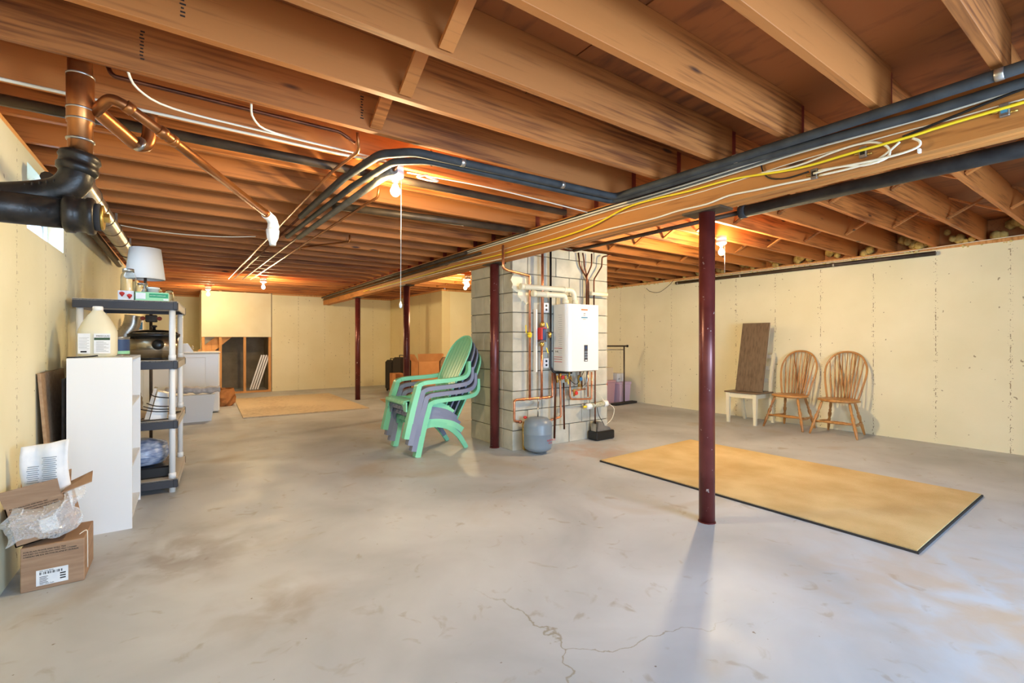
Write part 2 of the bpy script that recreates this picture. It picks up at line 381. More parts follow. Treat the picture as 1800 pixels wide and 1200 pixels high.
def smooth_path(pts, n=6, cyc=False):
    pts = [Vector(p) for p in pts]; out = []
    m = len(pts)
    for i in range(m if cyc else m-1):
        if cyc: p0, p1, p2, p3 = pts[i-1], pts[i], pts[(i+1) % m], pts[(i+2) % m]
        else: p0, p1, p2, p3 = pts[max(i-1, 0)], pts[i], pts[i+1], pts[min(i+2, m-1)]
        for k in range(n):
            t = k/n
            out.append(.5*((2*p1)+(p2-p0)*t+(2*p0-5*p1+4*p2-p3)*t*t+(3*p1-p0-3*p2+p3)*t**3))
    if not cyc: out.append(pts[-1])
    return out
def bend(pts, r=.03, n=5):
    """round the corners of a polyline"""
    pts = [Vector(p) for p in pts]; out = [pts[0]]
    for i in range(1, len(pts)-1):
        a, b, c = pts[i-1], pts[i], pts[i+1]; u = (a-b); v = (c-b); q = min(r, u.length*.45, v.length*.45)
        p0 = b+u.normalized()*q; p1 = b+v.normalized()*q
        for k in range(n+1):
            t = k/n; out.append(p0*(1-t)**2+b*2*t*(1-t)+p1*t*t)
    out.append(pts[-1]); return out
def text(body, size, loc, rx, rz, m_, parent, name='lettering', align='LEFT', ry=0, extr=.0005):
    cu = bpy.data.curves.new('t', 'FONT'); cu.body = body; cu.size = size; cu.extrude = extr; cu.align_x = align; cu.resolution_u = 2
    o = bpy.data.objects.new('t', cu); COL.objects.link(o)
    dg = bpy.context.evaluated_depsgraph_get(); me = bpy.data.meshes.new_from_object(o.evaluated_get(dg))
    bpy.data.objects.remove(o); bpy.data.curves.remove(cu)
    me.materials.clear(); me.materials.append(m_)
    off = Vector(parent.location); pp = parent.parent
    while pp: off += Vector(pp.location); pp = pp.parent
    from mathutils import Euler
    me.transform(Matrix.Translation(Vector(loc)-off) @ Euler((rx, ry, rz)).to_matrix().to_4x4())
    o = bpy.data.objects.new(name, me); COL.objects.link(o); o.parent = parent
    return o
#---SETTING---
XL, XR, YF, YB = -.73, 7.25, 12.3, -1.8
ZW, ZJ, ZS = 2.28, 2.32, 2.555
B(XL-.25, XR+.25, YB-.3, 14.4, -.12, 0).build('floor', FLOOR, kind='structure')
# left wall with the hopper window opening
wl = MB()
wl.box(XL-.2, XL, YB-.2, 3.69, 0, ZW); wl.box(XL-.2, XL, 4.63, 14.2, 0, ZW)
wl.box(XL-.2, XL, 3.69, 4.63, 0, 1.845); wl.box(XL-.2, XL, 3.69, 4.63, 2.215, ZW)
wl.build('wall_left', WALL_Y, kind='structure')
win = bpy.data.objects.new('window_1', None); COL.objects.link(win); win.location = (XL-.1, 4.16, 1.845); win['kind'] = 'structure'
wf = MB()
for a in ((XL-.12, XL-.08, 3.69, 4.63, 1.845, 1.875), (XL-.12, XL-.08, 3.69, 4.63, 2.185, 2.215), (XL-.12, XL-.08, 3.69, 3.72, 1.875, 2.185),
          (XL-.12, XL-.08, 4.60, 4.63, 1.875, 2.185), (XL-.12, XL-.08, 4.02, 4.045, 1.875, 2.185)): wf.box(*a)
wf.build('window_frame', M['winframe'], win)
frost = mat('frosted_pane', (214, 226, 236), .35, c2=(240, 246, 250), scale=9, trans=.85)
B(XL-.105, XL-.10, 3.72, 4.02, 1.875, 2.185).build('pane', frost, win)
B(XL-.105, XL-.10, 4.045, 4.60, 1.875, 2.185).build('pane', frost, win)
# right wall, back wall with a wide walk-out door opening, end walls
B(XR, XR+.2, YB-.2, 9.4, 0, ZW).build('wall_right', WALL_Y, kind='structure')
wb = MB(); wb.box(XL, -.45, YB-.2, YB, 0, ZW); wb.box(3.65, XR, YB-.2, YB, 0, ZW); wb.box(-.45, 3.65, YB-.2, YB, 2.2, ZW)
wb.build('wall_back', WALL_X, kind='structure')
B(1.66, 4.54, YF, YF+.2, 0, ZW).build('wall_far', WALL_X, kind='structure')
B(XL, .26, 14.0, 14.2, 0, ZW).build('wall_alcove', WALL_X, kind='structure')
B(4.54, 4.74, 9.18, YF+.2, 0, ZW).build('wall_inner', wall_mat('painted_concrete_inner', 1, (226, 210, 164), (236, 222, 180), off=.3), kind='structure')
B(4.74, XR, 9.18, 9.38, 0, ZW).build('wall_jog', WALL_X, kind='structure')
# sill plates
for i, a in enumerate(((XL-.15, XL-.01, YB, 14.2), (XR+.01, XR+.15, YB, 9.3), (1.66, 4.6, YF+.01, YF+.15), (4.55, 4.7, 9.2, YF), (4.7, XR, 9.19, 9.33), (XL, XR, YB-.15, YB-.01), (XL, .3, 14.01, 14.15))):
    B(a[0], a[1], a[2], a[3], ZW, ZJ).build('trim_%d' % (i+1), W_STUD, kind='structure')
# rim boards
for i, a in enumerate(((XL-.2, XL-.12, YB-.2, 14.4), (XR+.12, XR+.2, YB-.2, 9.5), (XL-.2, XR+.2, YB-.28, YB-.2), (4.74, XR+.2, 9.33, 9.41), (.3, 4.74, 12.46, 12.54), (XL-.2, .3, 14.2, 14.3))):
    B(*a, ZJ, ZS).build('trim_%d' % (i+8), W_JOIST, kind='structure')

# ceiling: subfloor sheets, joists, red blocking, bridging
ceil_ = bpy.data.objects.new('ceiling', None); COL.objects.link(ceil_); ceil_.location = (0, 0, ZS); ceil_['kind'] = 'structure'
sh = 0
for iy in range(-1, 6):
    for ix in range(4):
        x0 = XL-.2+ix*2.44-(1.2 if iy % 2 else 0); x1 = min(x0+2.434, XR+.2); x0 = max(x0, XL-.2)
        y0 = 0.44+iy*2.44-.22; 
        for k in range(2):
            a, b_ = y0+k*1.22, y0+k*1.22+1.215
            if a > 14.3: continue
            if x1 > x0+.1: B(x0, x1-.002, max(a, YB-.3), min(b_, 14.4), ZS, ZS+.018).build('subfloor_sheet', W_SUB, ceil_)
for iy in (-1,):
    pass
B(XL-.2, XR+.2, YB-.3, 14.4, ZS+.02, ZS+.05).build('floor_above', W_SUB, ceil_)
JY = [.45-.038+.4064*k for k in range(-5, 34)]
jm = {}
for y in JY:
    if y > 12.2 and y < 14.0: xr = .3
    else: xr = 2.835
    if y > 14: continue
    j = B(XL-.12, xr, y, y+.038, ZJ, ZS, bev=.002).build('joist', W_JOIST, ceil_)
    if y < 12.2:
        B(2.90, XR+.12 if y < 9.2 else 4.7, y+.03, y+.068, ZJ, ZS, bev=.002).build('joist', W_JOIST, ceil_)
        B(2.838, 2.897, y+.014, y+.052, ZJ, ZS-.002).build('blocking', M['red'], ceil_)
# diagonal bridging
def brace(x, ya, za, yb, zb, w_=.06, t=.019):
    MB().bar([(x, ya, za), (x, yb, zb)], w_, t, side=(1, 0, 0)).build('bridging', W_JOIST, ceil_)
for k, y in enumerate(JY[:-1]):
    if 0.3 < y < 2.3: brace(.82, y+.045, ZS-.02, y+.400, ZJ+.02)
    if -.6 < y < 9.0:
        for xx in (4.33, 5.78):
            brace(xx, y+.075, ZS-.02, y+.43, ZJ+.02, .04, .015); brace(xx+.05, y+.075, ZJ+.02, y+.43, ZS-.02, .04, .015)
# insulation and foam stuffed along the right rim
fb = MB()
for y in JY:
    if y > 9: continue
    n = 6
    for k in range(n):
        yy = y+.08+k*.055; r = random.uniform(.03, .06)
        fb.lathe([(r*.3, 0), (r, r*.6), (r*.9, r*1.6), (r*.3, r*2.1)], (XR+random.uniform(.0, .07), yy, ZJ-.0+random.uniform(-.02, .12)), n=7)
fb.build('rim_insulation', M['fiber'], ceil_, kind='stuff')
sf = MB()
for k in range(150):
    yy = random.uniform(-.5, 9.0); r = random.uniform(.008, .022)
    sf.lathe([(r*.3, 0), (r, r*.7), (r*.3, r*1.4)], (XR+.0, yy, ZW-.012+random.uniform(-.01, .015)), n=6)
sf.build('foam_bead', M['sprayfoam'], ceil_, kind='stuff')

stamp = bpy.data.objects.new('t_', None)
for (x_, y_, col_) in ((-.16, .45-.038+.4064*5, 0), (.74, .45-.038+.4064*5, 1), (1.32, .45-.038+.4064*6, 2), (-.02, .45-.038+.4064*4, 3)):
    q_ = MB()
    rg0 = random.Random(col_)
    for k in range(9): q_.box(x_+rg0.uniform(0, .006), x_+.012+rg0.uniform(0, .008), y_-.0008, y_+.001, ZJ+.05+k*.014, ZJ+.056+k*.014)
    q_.build('ink_stamp', M['dark'], ceil_, kind='stuff')
bpy.data.objects.remove(stamp)

# main beam
bm_ = thing('support_beam', 'long built-up wooden beam carrying the joists across the basement', 'beam', (2.87, 0, 2.085))
for k in range(3): B(2.80+k*.047, 2.80+k*.047+.046, YB, 12.25, 2.085+(.003 if k == 1 else 0), ZJ, bev=.004).build('ply_board', W_BEAM, bm_)
# steel posts
for i, (y, lab) in enumerate(((1.83, 'dark red steel post in the foreground beside the tan carpet'), (4.47, 'dark red steel post standing against the block chimney corner'),
                              (7.05, 'dark red steel post behind the stacked garden chairs'), (9.63, 'dark red steel post farthest away, near the end wall'))):
    x = 2.87
    t = thing('steel_post', lab, 'post', (x, y, 0), 'steel posts under the beam')
    MB().lathe([(.051, 0), (.051, 2.07)], (x, y, 0), n=28).build('shaft', M['post'], t)
    B(x-.075, x+.075, y-.14, y+.14, 2.07, 2.085).build('top_plate', M['darkpipe'], t)
    MB().lathe([(.058, 0), (.055, .006)], (x, y, 0), n=16).build('base_plate', M['post'], t)

# under-stair partition at the far left
pt = thing('stud_partition', 'unfinished stud partition with bare drywall above an open stair closet', 'partition', (.95, YF, 0))
B(.27, 1.64, YF-.012, YF+.002, 1.285, 2.30).build('drywall_panel', M['dry'], pt)
for x in (.28, .60, 1.075, 1.59): B(x, x+.05, YF+.005, YF+.095, .04, ZJ).build('stud', W_STUD, pt)
B(.27, 1.65, YF+.005, YF+.095, 0, .04).build('bottom_plate', W_STUD, pt)
B(1.645, 1.66, YF+.0, YF+1.3, 0, ZJ).build('side_panel', M['rawc'], pt)
B(.262, .277, YF+.1, YF+1.9, 0, ZJ).build('end_panel', M['dry'], pt)
B(.27, 1.66, YF+1.3, YF+1.42, 0, ZJ).build('concrete_back', M['rawc'], pt)
MB().plate([(.28, YF+.25, .95), (1.35, YF+.25, 1.9), (.28, YF+.25, 1.9)], (0, .9, 0)).build('stair_underside', M['dry'], pt)
MB().bar([(.28, YF+.2, .90), (1.45, YF+.2, 1.98)], .04, .22, side=(0, 1, 0)).build('stair_stringer', W_STUD, pt)
B(.33, .6, YF+.05, YF+.09, .93, .98).build('cross_block', W_STUD, pt)
for k in range(4):
    x = 1.30+.05*k
    tag(MB().bar([(x, YF-.02+.0, .06), (x+.22, YF-.0+.12, .86)] if False else [(x-.08, YF+.13, .06), (x+.16, YF+.13, .86)], .03, .012, side=(1, 0, 0)).build('trim_board', M['white']),
        'thin white trim board leaning with others in the stair closet', 'board', 'white trim boards')

# chimney of concrete blocks
ch = thing('chimney', 'grey concrete block chimney carrying the water heater and copper pipes', 'chimney', (3.66, 4.65, 0))
CX0, CX1, CY0, CY1, CH = 2.935, 4.405, 4.20, 5.12, .2175
B(CX0+.012, CX1-.012, CY0+.012, CY1-.012, 0, 2.31).build('core', M['mortar'], ch)
mesh_cache = {}
for c in range(11):
    z0 = c*CH+(.0 if c == 0 else .004); z1 = min((c+1)*CH-.004, 2.31)
    if z1-z0 < .03: continue
    segs = []
    def run(a0, a1, first):
        out = []; a = a0; w_ = first
        while a < a1-.03:
            b = min(a+w_, a1)
            if a1-b < .09: b = a1
            out.append((a, b)); a = b; w_ = .412
        return out
    first = .205 if c % 2 else .412
    for a, b in run(CX0, CX1, first):
        d = random.uniform(-.002, .002)
        B(a+(.004 if a > CX0 else 0), b-(.004 if b < CX1 else 0), CY0+d, CY0+.19, z0, z1, bev=.004).build('block', M['block'], ch)
    for a, b in run(CY0+.195, CY1, .412 if c % 2 else .21):
        B(CX0+random.uniform(-.002, .002), CX0+.19, a+.004, b-.004, z0, z1, bev=.004).build('block', M['block'], ch)
    for a, b in run(CY0+.195, CY1, .412 if c % 2 else .21):
        B(CX1-.19, CX1, a+.004, b-.004, z0, z1, bev=.004).build('block', M['block'], ch)
sm = MB(); 
rg_ = random.Random(4)
for (cx2, cz2, R_, yo) in ((3.03, 1.83, .12, .006), (3.09, 1.72, .09, .009)):
    ang = [2*PI*k/18 for k in range(18)]; rr_ = [R_*(1+rg_.uniform(-.3, .25)) for _ in ang]
    sm.plate([(cx2+math.cos(a)*q, CY0-yo, cz2+math.sin(a)*q) for a, q in zip(ang, rr_)], (0, yo, 0))
sm.build('mortar_patch', M['pvc'], ch, label='pale smeared mortar around the flue vent')
#---CEILING SERVICES---
# cast iron and copper drain stack, upper left
st = thing('drain_stack', 'copper drain stack dropping into a black cast iron hub and elbow', 'drain pipe', (-.355, 2.56, 2.3))
SXY = (-.352, 2.553)
s1 = MB(); s1.lathe([(.040, 0), (.040, .16), (.044, .165), (.044, .36), (.040, .365), (.040, .58)], (SXY[0], SXY[1], 1.93), n=24)
s1.build('copper_pipe', M['oldcopper'], st)
for z in (2.10, 2.145, 2.28, 2.02): MB().lathe([(.040, 0), (.0455, .003), (.0455, .009), (.040, .012)], (SXY[0], SXY[1], z), n=24).build('solder_ring', M['galv'], st)
hubax = Vector((-.15, -.05, -1)).normalized()
MB().lathe([(.05, -.01), (.064, 0), (.068, .016), (.062, .026), (.062, .045), (.067, .05), (.065, .068), (.05, .085)], (SXY[0], SXY[1], 1.965), hubax, n=28).build('iron_hub', M['iron'], st)
el = smooth_path([(-.362, 2.55, 1.91), (-.370, 2.548, 1.86), (-.405, 2.55, 1.815), (-.47, 2.55, 1.785), (-.58, 2.53, 1.75), (-.66, 2.51, 1.725)], 5)
MB().tube(el, .055, n=20).build('iron_elbow', M['iron'], st)
# raised foundry marks on the elbow
mk = MB()
for k in range(6): mk.box(-.405-k*.020, -.399-k*.020, 2.500, 2.508, 1.838-k*.008, 1.852-k*.008, bev=.002)
mk.build('raised_mark', M['iron'], st)
mp_ = thing('iron_main', 'black cast iron main drain pipe running into the left wall, brass clean-out', 'drain pipe', (-.45, 2.68, 1.74))
ax = Vector((1, 0, 0)); pA = Vector((-.93, 2.50, 1.713))
MB().tube([pA, pA+ax*.55], .058, n=24).build('pipe', M['iron'], mp_)
hb = pA+ax*.535
MB().lathe([(.060, 0), (.072, .008), (.072, .034), (.067, .038), (.067, .068), (.073, .072), (.073, .088), (.067, .095)], hb, ax, n=28).build('hub', M['iron'], mp_)
MB().lathe([(.054, .092), (.054, .112), (.045, .114)], hb, ax, n=24).build('plug_collar', M['rubber'], mp_)
MB().lathe([(.050, .112), (.050, .120), (.045, .122)], hb, ax, n=24).build('brass_plug', M['brass'], mp_)
cp = hb+ax*.12; MB().lathe([(.020, 0), (.020, .018)], cp, ax, n=6, smooth=False).build('square_nut', M['brass'], mp_)
# branch pipe with white trap
br = thing('branch_drain', 'long sloping copper branch drain ending in a white plastic air valve', 'drain pipe', (.1, 2.8, 2.1))
p0 = Vector((-.352+.04, 2.553, 2.15)); pth = bend([p0, (-.255, 2.50, 2.205), (-.21, 2.50, 2.19), (-.078, 2.58, 2.13), (.44, 3.47, 2.05)], .05, 5)
MB().tube(pth, .0215, n=16).build('pipe', M['oldcopper'], br)
for i, q in enumerate([(-.21, 2.50, 2.19), (-.10, 2.566, 2.14), (-.06, 2.61, 2.127), (.425, 3.445, 2.052)]):
    d = Vector((.13, .08, -.06)) if i < 2 else Vector((.518, .89, -.08))
    MB().lathe([(.0215, 0), (.026, .003), (.026, .03), (.0215, .033)], q, d, n=18).build('coupling', M['oldcopper'], br)
MB().tube(smooth_path([(.43, 3.46, 2.05), (.47, 3.52, 2.035), (.485, 3.54, 2.0), (.48, 3.53, 1.96)], 4), [.03]*4+[.033]*4+[.036]*4+[.036], n=16).build('air_valve', M['white'], br)
MB().lathe([(.036, 0), (.042, .01), (.036, .06), (.022, .09), (.02, .11)], (.48, 3.53, 1.97), (0, 0, -1), n=16).build('valve_cap', M['white'], br)
s2 = thing('drain_stub', 'short copper drain elbow turning up behind the copper stack', 'drain pipe', (-.28, 2.7, 2.15))
MB().tube(smooth_path([(-.34, 2.62, 2.21), (-.25, 2.74, 2.165), (-.19, 2.82, 2.14), (-.15, 2.83, 2.17), (-.14, 2.83, 2.30)], 5), .030, n=16).build('elbow', M['oldcopper'], s2)
MB().lathe([(.030, 0), (.035, .003), (.035, .015), (.030, .018)], (-.19, 2.80, 2.142), (.6, .7, -.2), n=16).build('solder_ring', M['galv'], s2)
# silver duct along the left wall
dk = thing('round_duct', 'round silver metal duct running along the top of the left wall', 'duct', (-.50, 4.6, 2.14))
MB().tube(smooth_path([(-.50, 3.60, 2.12), (-.50, 3.85, 2.12), (-.50, 7.2, 2.13)], 5), .062, n=20).build('duct_pipe', M['galv'], dk)
for y in (3.9, 4.2, 4.55, 4.95, 5.5, 6.2): MB().lathe([(.062, 0), (.066, .004), (.066, .014), (.062, .018)], (-.50, y, 2.125), (0, 1, 0), n=20).build('joint_ring', M['darkpipe'], dk)
for k_ in (9, 12, 15): B(-.508, -.492, JY[k_+5]+.01, JY[k_+5]+.03, 2.185, ZJ).build('hanger_strap', M['galv'], dk)
def pipe(name, pts, r, m_, label, cat='pipe', group=None, rnd=.05, n=10, couplings=(), straps=()):
    P = bend(pts, rnd) if rnd else [Vector(p) for p in pts]
    if not couplings and not straps:
        return tag(MB().tube(P, r, n=n).build(name, m_), label, cat, group)
    t = thing(name, label, cat, P[0], group)
    MB().tube(P, r, n=n).build('tube', m_, t)
    for q, d in couplings: MB().lathe([(r*1.02, -.018), (r*1.3, -.014), (r*1.3, .014), (r*1.02, .018)], q, d, n=n+2).build('coupling', m_, t)
    for q, d in straps: MB().lathe([(r*1.0, -.014), (r*1.08, -.012), (r*1.08, .012), (r*1.0, .014)], q, d, n=n+2).build('strap', M['galv'], t)
    return t
pipe('drain_pipe', [(-.66, 3.75, 2.16), (-.66, 7.3, 2.12)], .032, M['darkpipe'], 'dark drain pipe tucked under the silver duct by the left wall', rnd=0)
# insulated water lines
pipe('insulated_pipe', [(2.70, -1.6, 2.285), (2.66, .9, 2.28), (2.60, 2.40, 2.275), (1.05, 2.47, 2.275), (.90, 2.60, 2.27), (.84, 3.1, 2.27), (.80, 4.3, 2.27)], .024, M['foam'],
     'thick black foam pipe along the beam, turning across below the joists', straps=(((2.6655, .42, 2.28), (0, 1, 0)), ((2.64, 1.5, 2.28), (0, 1, 0)), ((2.1, 2.42, 2.276), (1, 0, 0)), ((1.35, 2.457, 2.276), (1, 0, 0))))
pipe('insulated_pipe', [(2.735, -1.6, 2.245), (2.725, .7, 2.24), (2.66, 1.6, 2.262), (2.63, 2.46, 2.262), (1.15, 2.515, 2.262), (.99, 2.62, 2.255), (.92, 3.2, 2.255), (.84, 5.2, 2.265)], .021, M['foam'],
     'second black foam pipe just under the thick one along the beam')
pipe('insulated_pipe', [(1.02, 2.70, 2.235), (1.0, 3.0, 2.235), (.93, 5.1, 2.25)], .024, M['gfoam'], 'grey foam-covered pipe ending near the nearest light bulb')
pipe('copper_line', [(1.02, 2.62, 2.30), (1.02, 2.68, 2.235), (1.0, 3.0, 2.235), (.93, 5.0, 2.255), (.80, 9.3, 2.27)], .010, M['darkcopper'], 'copper line emerging from the grey foam pipe', rnd=.03)
pipe('copper_line', [(.80, 4.2, 2.27), (.68, 9.4, 2.28)], .010, M['darkcopper'], 'copper line continuing from the thick black foam pipe')
pipe('copper_line', [(.76, 2.55, 2.34), (.78, 2.60, 2.26), (.74, 3.0, 2.26), (.60, 9.4, 2.27)], .009, M['oldcopper'], 'thin bare copper line left of the black foam pipes', rnd=.03)
pipe('copper_line', [(1.12, 3.25, 2.31), (1.12, 3.28, 2.235), (1.10, 3.45, 2.23), (1.02, 6, 2.25), (.92, 9.3, 2.27)], .010, M['oldcopper'], 'bare copper line right of the grey foam pipe', rnd=.03)
pipe('copper_line', [(-.28, 2.60, 2.40), (-.26, 2.60, 2.34), (.68, 2.60, 2.34), (.76, 2.60, 2.30)], .009, M['darkcopper'], 'small dark copper line between the front joists at upper left', rnd=.02)
pipe('iron_pipe', [(-.7, 3.02, 2.292), (2.62, 2.98, 2.292)], .026, M['darkpipe'], 'dark iron pipe below the joists, crossing behind the nearest bulb', rnd=0)
pipe('iron_pipe', [(.95, 3.86, 2.285), (2.70, 3.68, 2.285)], .03, M['darkpipe'], 'dark iron pipe crossing from copper lines to the beam', rnd=0)
pipe('copper_elbow', [(1.42, 5.05, 2.33), (1.42, 5.05, 2.26), (1.05, 5.7, 2.26), (1.05, 5.7, 2.23)], .010, M['oldcopper'], 'short copper offset hanging alone beneath the middle joists', rnd=.02)
pipe('beam_pipe', [(2.74, 4.9, 2.26), (2.74, 12.1, 2.25)], .022, M['darkpipe'], 'dark pipe along the far half of the beam', rnd=0)
pipe('beam_pipe', [(2.765, 4.6, 2.215), (2.765, 12.1, 2.20)], .014, M['darkpipe'], 'thin dark pipe beneath the larger pipe on the far beam', rnd=0)
t = thing('foam_pipe', 'fat black foam pipe hung on the right side of the beam', 'pipe', (3.68, -1, 2.25))
MB().tube([(3.72, -1.7, 2.245), (3.68, 2.05, 2.25)], .046, n=14).build('foam_sleeve', M['foam'], t)
MB().lathe([(.046, 0), (.053, .004), (.053, .05), (.046, .054)], (3.68, 2.0, 2.25), (0, 1, 0), n=14).build('collar', M['foam'], t)
MB().tube([(3.68, 2.04, 2.25), (3.67, 4.02, 2.25)], .019, n=12).build('bare_pipe', M['darkpipe'], t)
pipe('copper_line', [(3.67, 4.02, 2.25), (3.62, 4.05, 2.25), (3.10, 4.05, 2.27)], .012, M['darkcopper'], 'dark copper line crossing in front of the chimney top', rnd=.02)
t = thing('wall_pipe', 'dark pipe clipped along the top of the right wall', 'pipe', (7.2, 1.7, 2.255))
MB().tube([(7.205, 1.66, 2.235), (7.205, 5.2, 2.235)], .026, n=12).build('tube', M['darkpipe'], t)
for y in (2.7, 4.0, 5.15): MB().lathe([(.026, 0), (.030, .003), (.030, .02), (.026, .023)], (7.205, y, 2.235), (0, 1, 0), n=12).build('clip', M['galv'], t)
# cables
def cable(pts, r, m_, label, nm='cable', g=None, n=7, seg=4): return tag(MB().tube(smooth_path(pts, seg), r, n=n).build(nm, m_), label, 'cable', g)
XB = 2.788
def onb(l, x=XB): return [(x-.004*math.sin(i), y, z) for i, (y, z) in enumerate(l)]
cable([(2.77, -1.5, 2.18)]+onb([(0.369, 2.179), (0.731, 2.168), (0.958, 2.168), (1.228, 2.168), (1.59, 2.215), (1.91, 2.222), (2.19, 2.237), (2.457, 2.233), (2.827, 2.166), (3.265, 2.144), (3.792, 2.146), (4.207, 2.14), (4.956, 2.149), (6.293, 2.14), (8.927, 2.142)], 2.775), .0068, M['yellow'], 'bright yellow cable running along the face of the beam')
cable(onb([(1.142, 2.096), (1.289, 2.105), (1.449, 2.112), (1.627, 2.123), (1.783, 2.107), (1.999, 2.112), (2.19, 2.102), (2.457, 2.106), (2.895, 2.112), (3.187, 2.095), (3.605, 2.095), (4.207, 2.095), (4.956, 2.114), (6.712, 2.127), (8.59, 2.134)]), .006, M['cable'], 'white cable sagging along the lower edge of the beam')
cable([(2.79, -1.5, 2.2)]+onb([(0.369, 2.198), (0.795, 2.207), (1.228, 2.212), (1.554, 2.202), (1.954, 2.199), (2.697, 2.214), (3.516, 2.2), (4.32, 2.188), (5.247, 2.202), (7.177, 2.23)], 2.792), .0032, M['cable'], 'very thin white wire along the middle of the beam')
for k in range(4):
    cable([(2.77, -1.5, 2.265+.011*k)]+onb([(y, z+.010*k-.012) for y, z in [(0.369, 2.250), (0.731, 2.250), (1.228, 2.265), (1.954, 2.262), (2.457, 2.27), (3.111, 2.273), (3.992, 2.272), (4.956, 2.27), (6.293, 2.272), (8.927, 2.275), (11.8, 2.27)]], 2.782-.004*k), .0058,
          [M['cable'], M['gfoam'], M['cable'], M['bcable']][k], ['white cable lowest in the bundle along the beam top', 'grey cable second from the bottom of the beam bundle', 'white cable second from the top of the beam bundle', 'black cable topmost in the bundle along the beam'][k], g='bundled cables on the beam')
cable(onb([(1.142, 2.117), (1.009, 2.114), (0.91, 2.09), (0.818, 2.10), (0.818, 2.152), (0.886, 2.198), (1.009, 2.205), (1.228, 2.183), (1.416, 2.2)], 2.779), .0058, M['cable'], 'white cable looped between the middle splitters on the beam')
cable(onb([(1.115, 2.124), (0.958, 2.107), (0.795, 2.098), (0.706, 2.108), (0.695, 2.133), (0.721, 2.158)], 2.772), .0058, M['cable'], 'white cable ending in the outer loop near the yellow cable')
cable(onb([(1.115, 2.10), (0.958, 2.094), (0.852, 2.105), (0.77, 2.160)], 2.783), .0058, M['cable'], 'short white cable crossing under the yellow cable')
cable(onb([(1.17, 2.138), (1.289, 2.134), (1.383, 2.164), (1.423, 2.233), (1.416, 2.285), (1.383, 2.30)]), .0045, M['bcable'], 'black cable hook curling up from the lower splitter')
cable(onb([(0.76, 2.180), (0.537, 2.212), (0.401, 2.232), (.2, 2.25)], 2.783), .006, M['bcable'], 'black cable slanting up toward the nearest splitter')
for (y, z, lab) in ((.425, 2.174, 'small metal cable splitter with blue label, nearest on the beam'), (.92, 2.161, 'small metal cable splitter in the middle of the white loops'), (1.142, 2.117, 'small dark cable splitter at the left end of the loops')):
    t = thing('cable_splitter', lab, 'splitter', (2.775, y, z))
    B(2.780, 2.799, y-.016, y+.016, z-.028, z+.028, bev=.003).build('case', M['galv'], t)
    B(2.7785, 2.7805, y-.010, y+.010, z-.014, z+.014).build('sticker', M['blue'] if y < .9 else M['black'], t)
    for dz in (-.015, .015): MB().lathe([(.005, 0), (.005, .022)], (2.79, y-.016, z+dz), (0, -1, 0), n=8).build('connector', M['brass'], t)
    MB().lathe([(.005, 0), (.005, .022)], (2.79, y+.016, z), (0, 1, 0), n=8).build('connector', M['brass'], t)
for y, z, lb_ in ((.70, 2.095, 'tiny white clip at the outer loop of white cable'), (.86, 2.10, 'tiny white clip between the two middle cable loops')):
    tag(B(2.779, 2.799, y-.006, y+.006, z-.010, z+.010, bev=.002).build('cable_clip', M['white']), lb_, 'clip', 'cable clips on the beam')
cable([(-.7, 2.80, 2.30), (-.3, 2.80, 2.30), (.3, 2.80, 2.30), (.75, 2.80, 2.30), (1.0, 2.78, 2.31)], .0075, M['cable'], 'thick white cable crossing below joists at upper left')
cable([(-.20, 2.47, 2.33), (-.17, 2.55, 2.29), (-.05, 2.66, 2.285), (.3, 2.70, 2.29), (.9, 2.74, 2.30)], .005, M['cable'], 'cream cable curving down beside the copper stack')
cable([(.25, 2.50, 2.33), (.27, 2.58, 2.29), (.38, 2.70, 2.295), (.8, 2.75, 2.305), (1.02, 2.79, 2.31)], .005, M['cable'], 'cream cable dropping from the joist left of the bulb')
cable([(1.16, 2.84, 2.29), (1.7, 2.82, 2.30), (2.2, 2.84, 2.30), (2.76, 2.86, 2.29)], .005, M['cable'], 'white cable running from the nearest bulb to the beam')
cable([(-.7, 5.6, 2.31), (-.45, 5.6, 2.27), (-.1, 5.62, 2.255), (.3, 5.6, 2.27), (.6, 5.6, 2.31)], .005, M['cable'], 'white cable drooping below the joists above the lampshade')
cable([(7.2, .3, 2.33), (7.2, 1.2, 2.315), (7.2, 1.7, 2.30), (7.2, 2.6, 2.285), (7.2, 4.5, 2.29)], .0045, M['cable'], 'thin pale wire along the right rim')
cable([(7.21, 5.25, 2.30), (7.19, 5.35, 2.20), (7.19, 5.55, 2.10), (7.19, 5.75, 2.13), (7.19, 5.85, 2.2)], .004, M['bcable'], 'loose dark wire end dangling on the right wall')
cable([(1.30, 2.83, 2.30), (1.22, 2.82, 2.27), (1.29, 2.80, 2.255), (1.36, 2.80, 2.262), (1.28, 2.81, 2.28)], .006, M['cable'], 'small loop of white cable beside the nearest bulb')

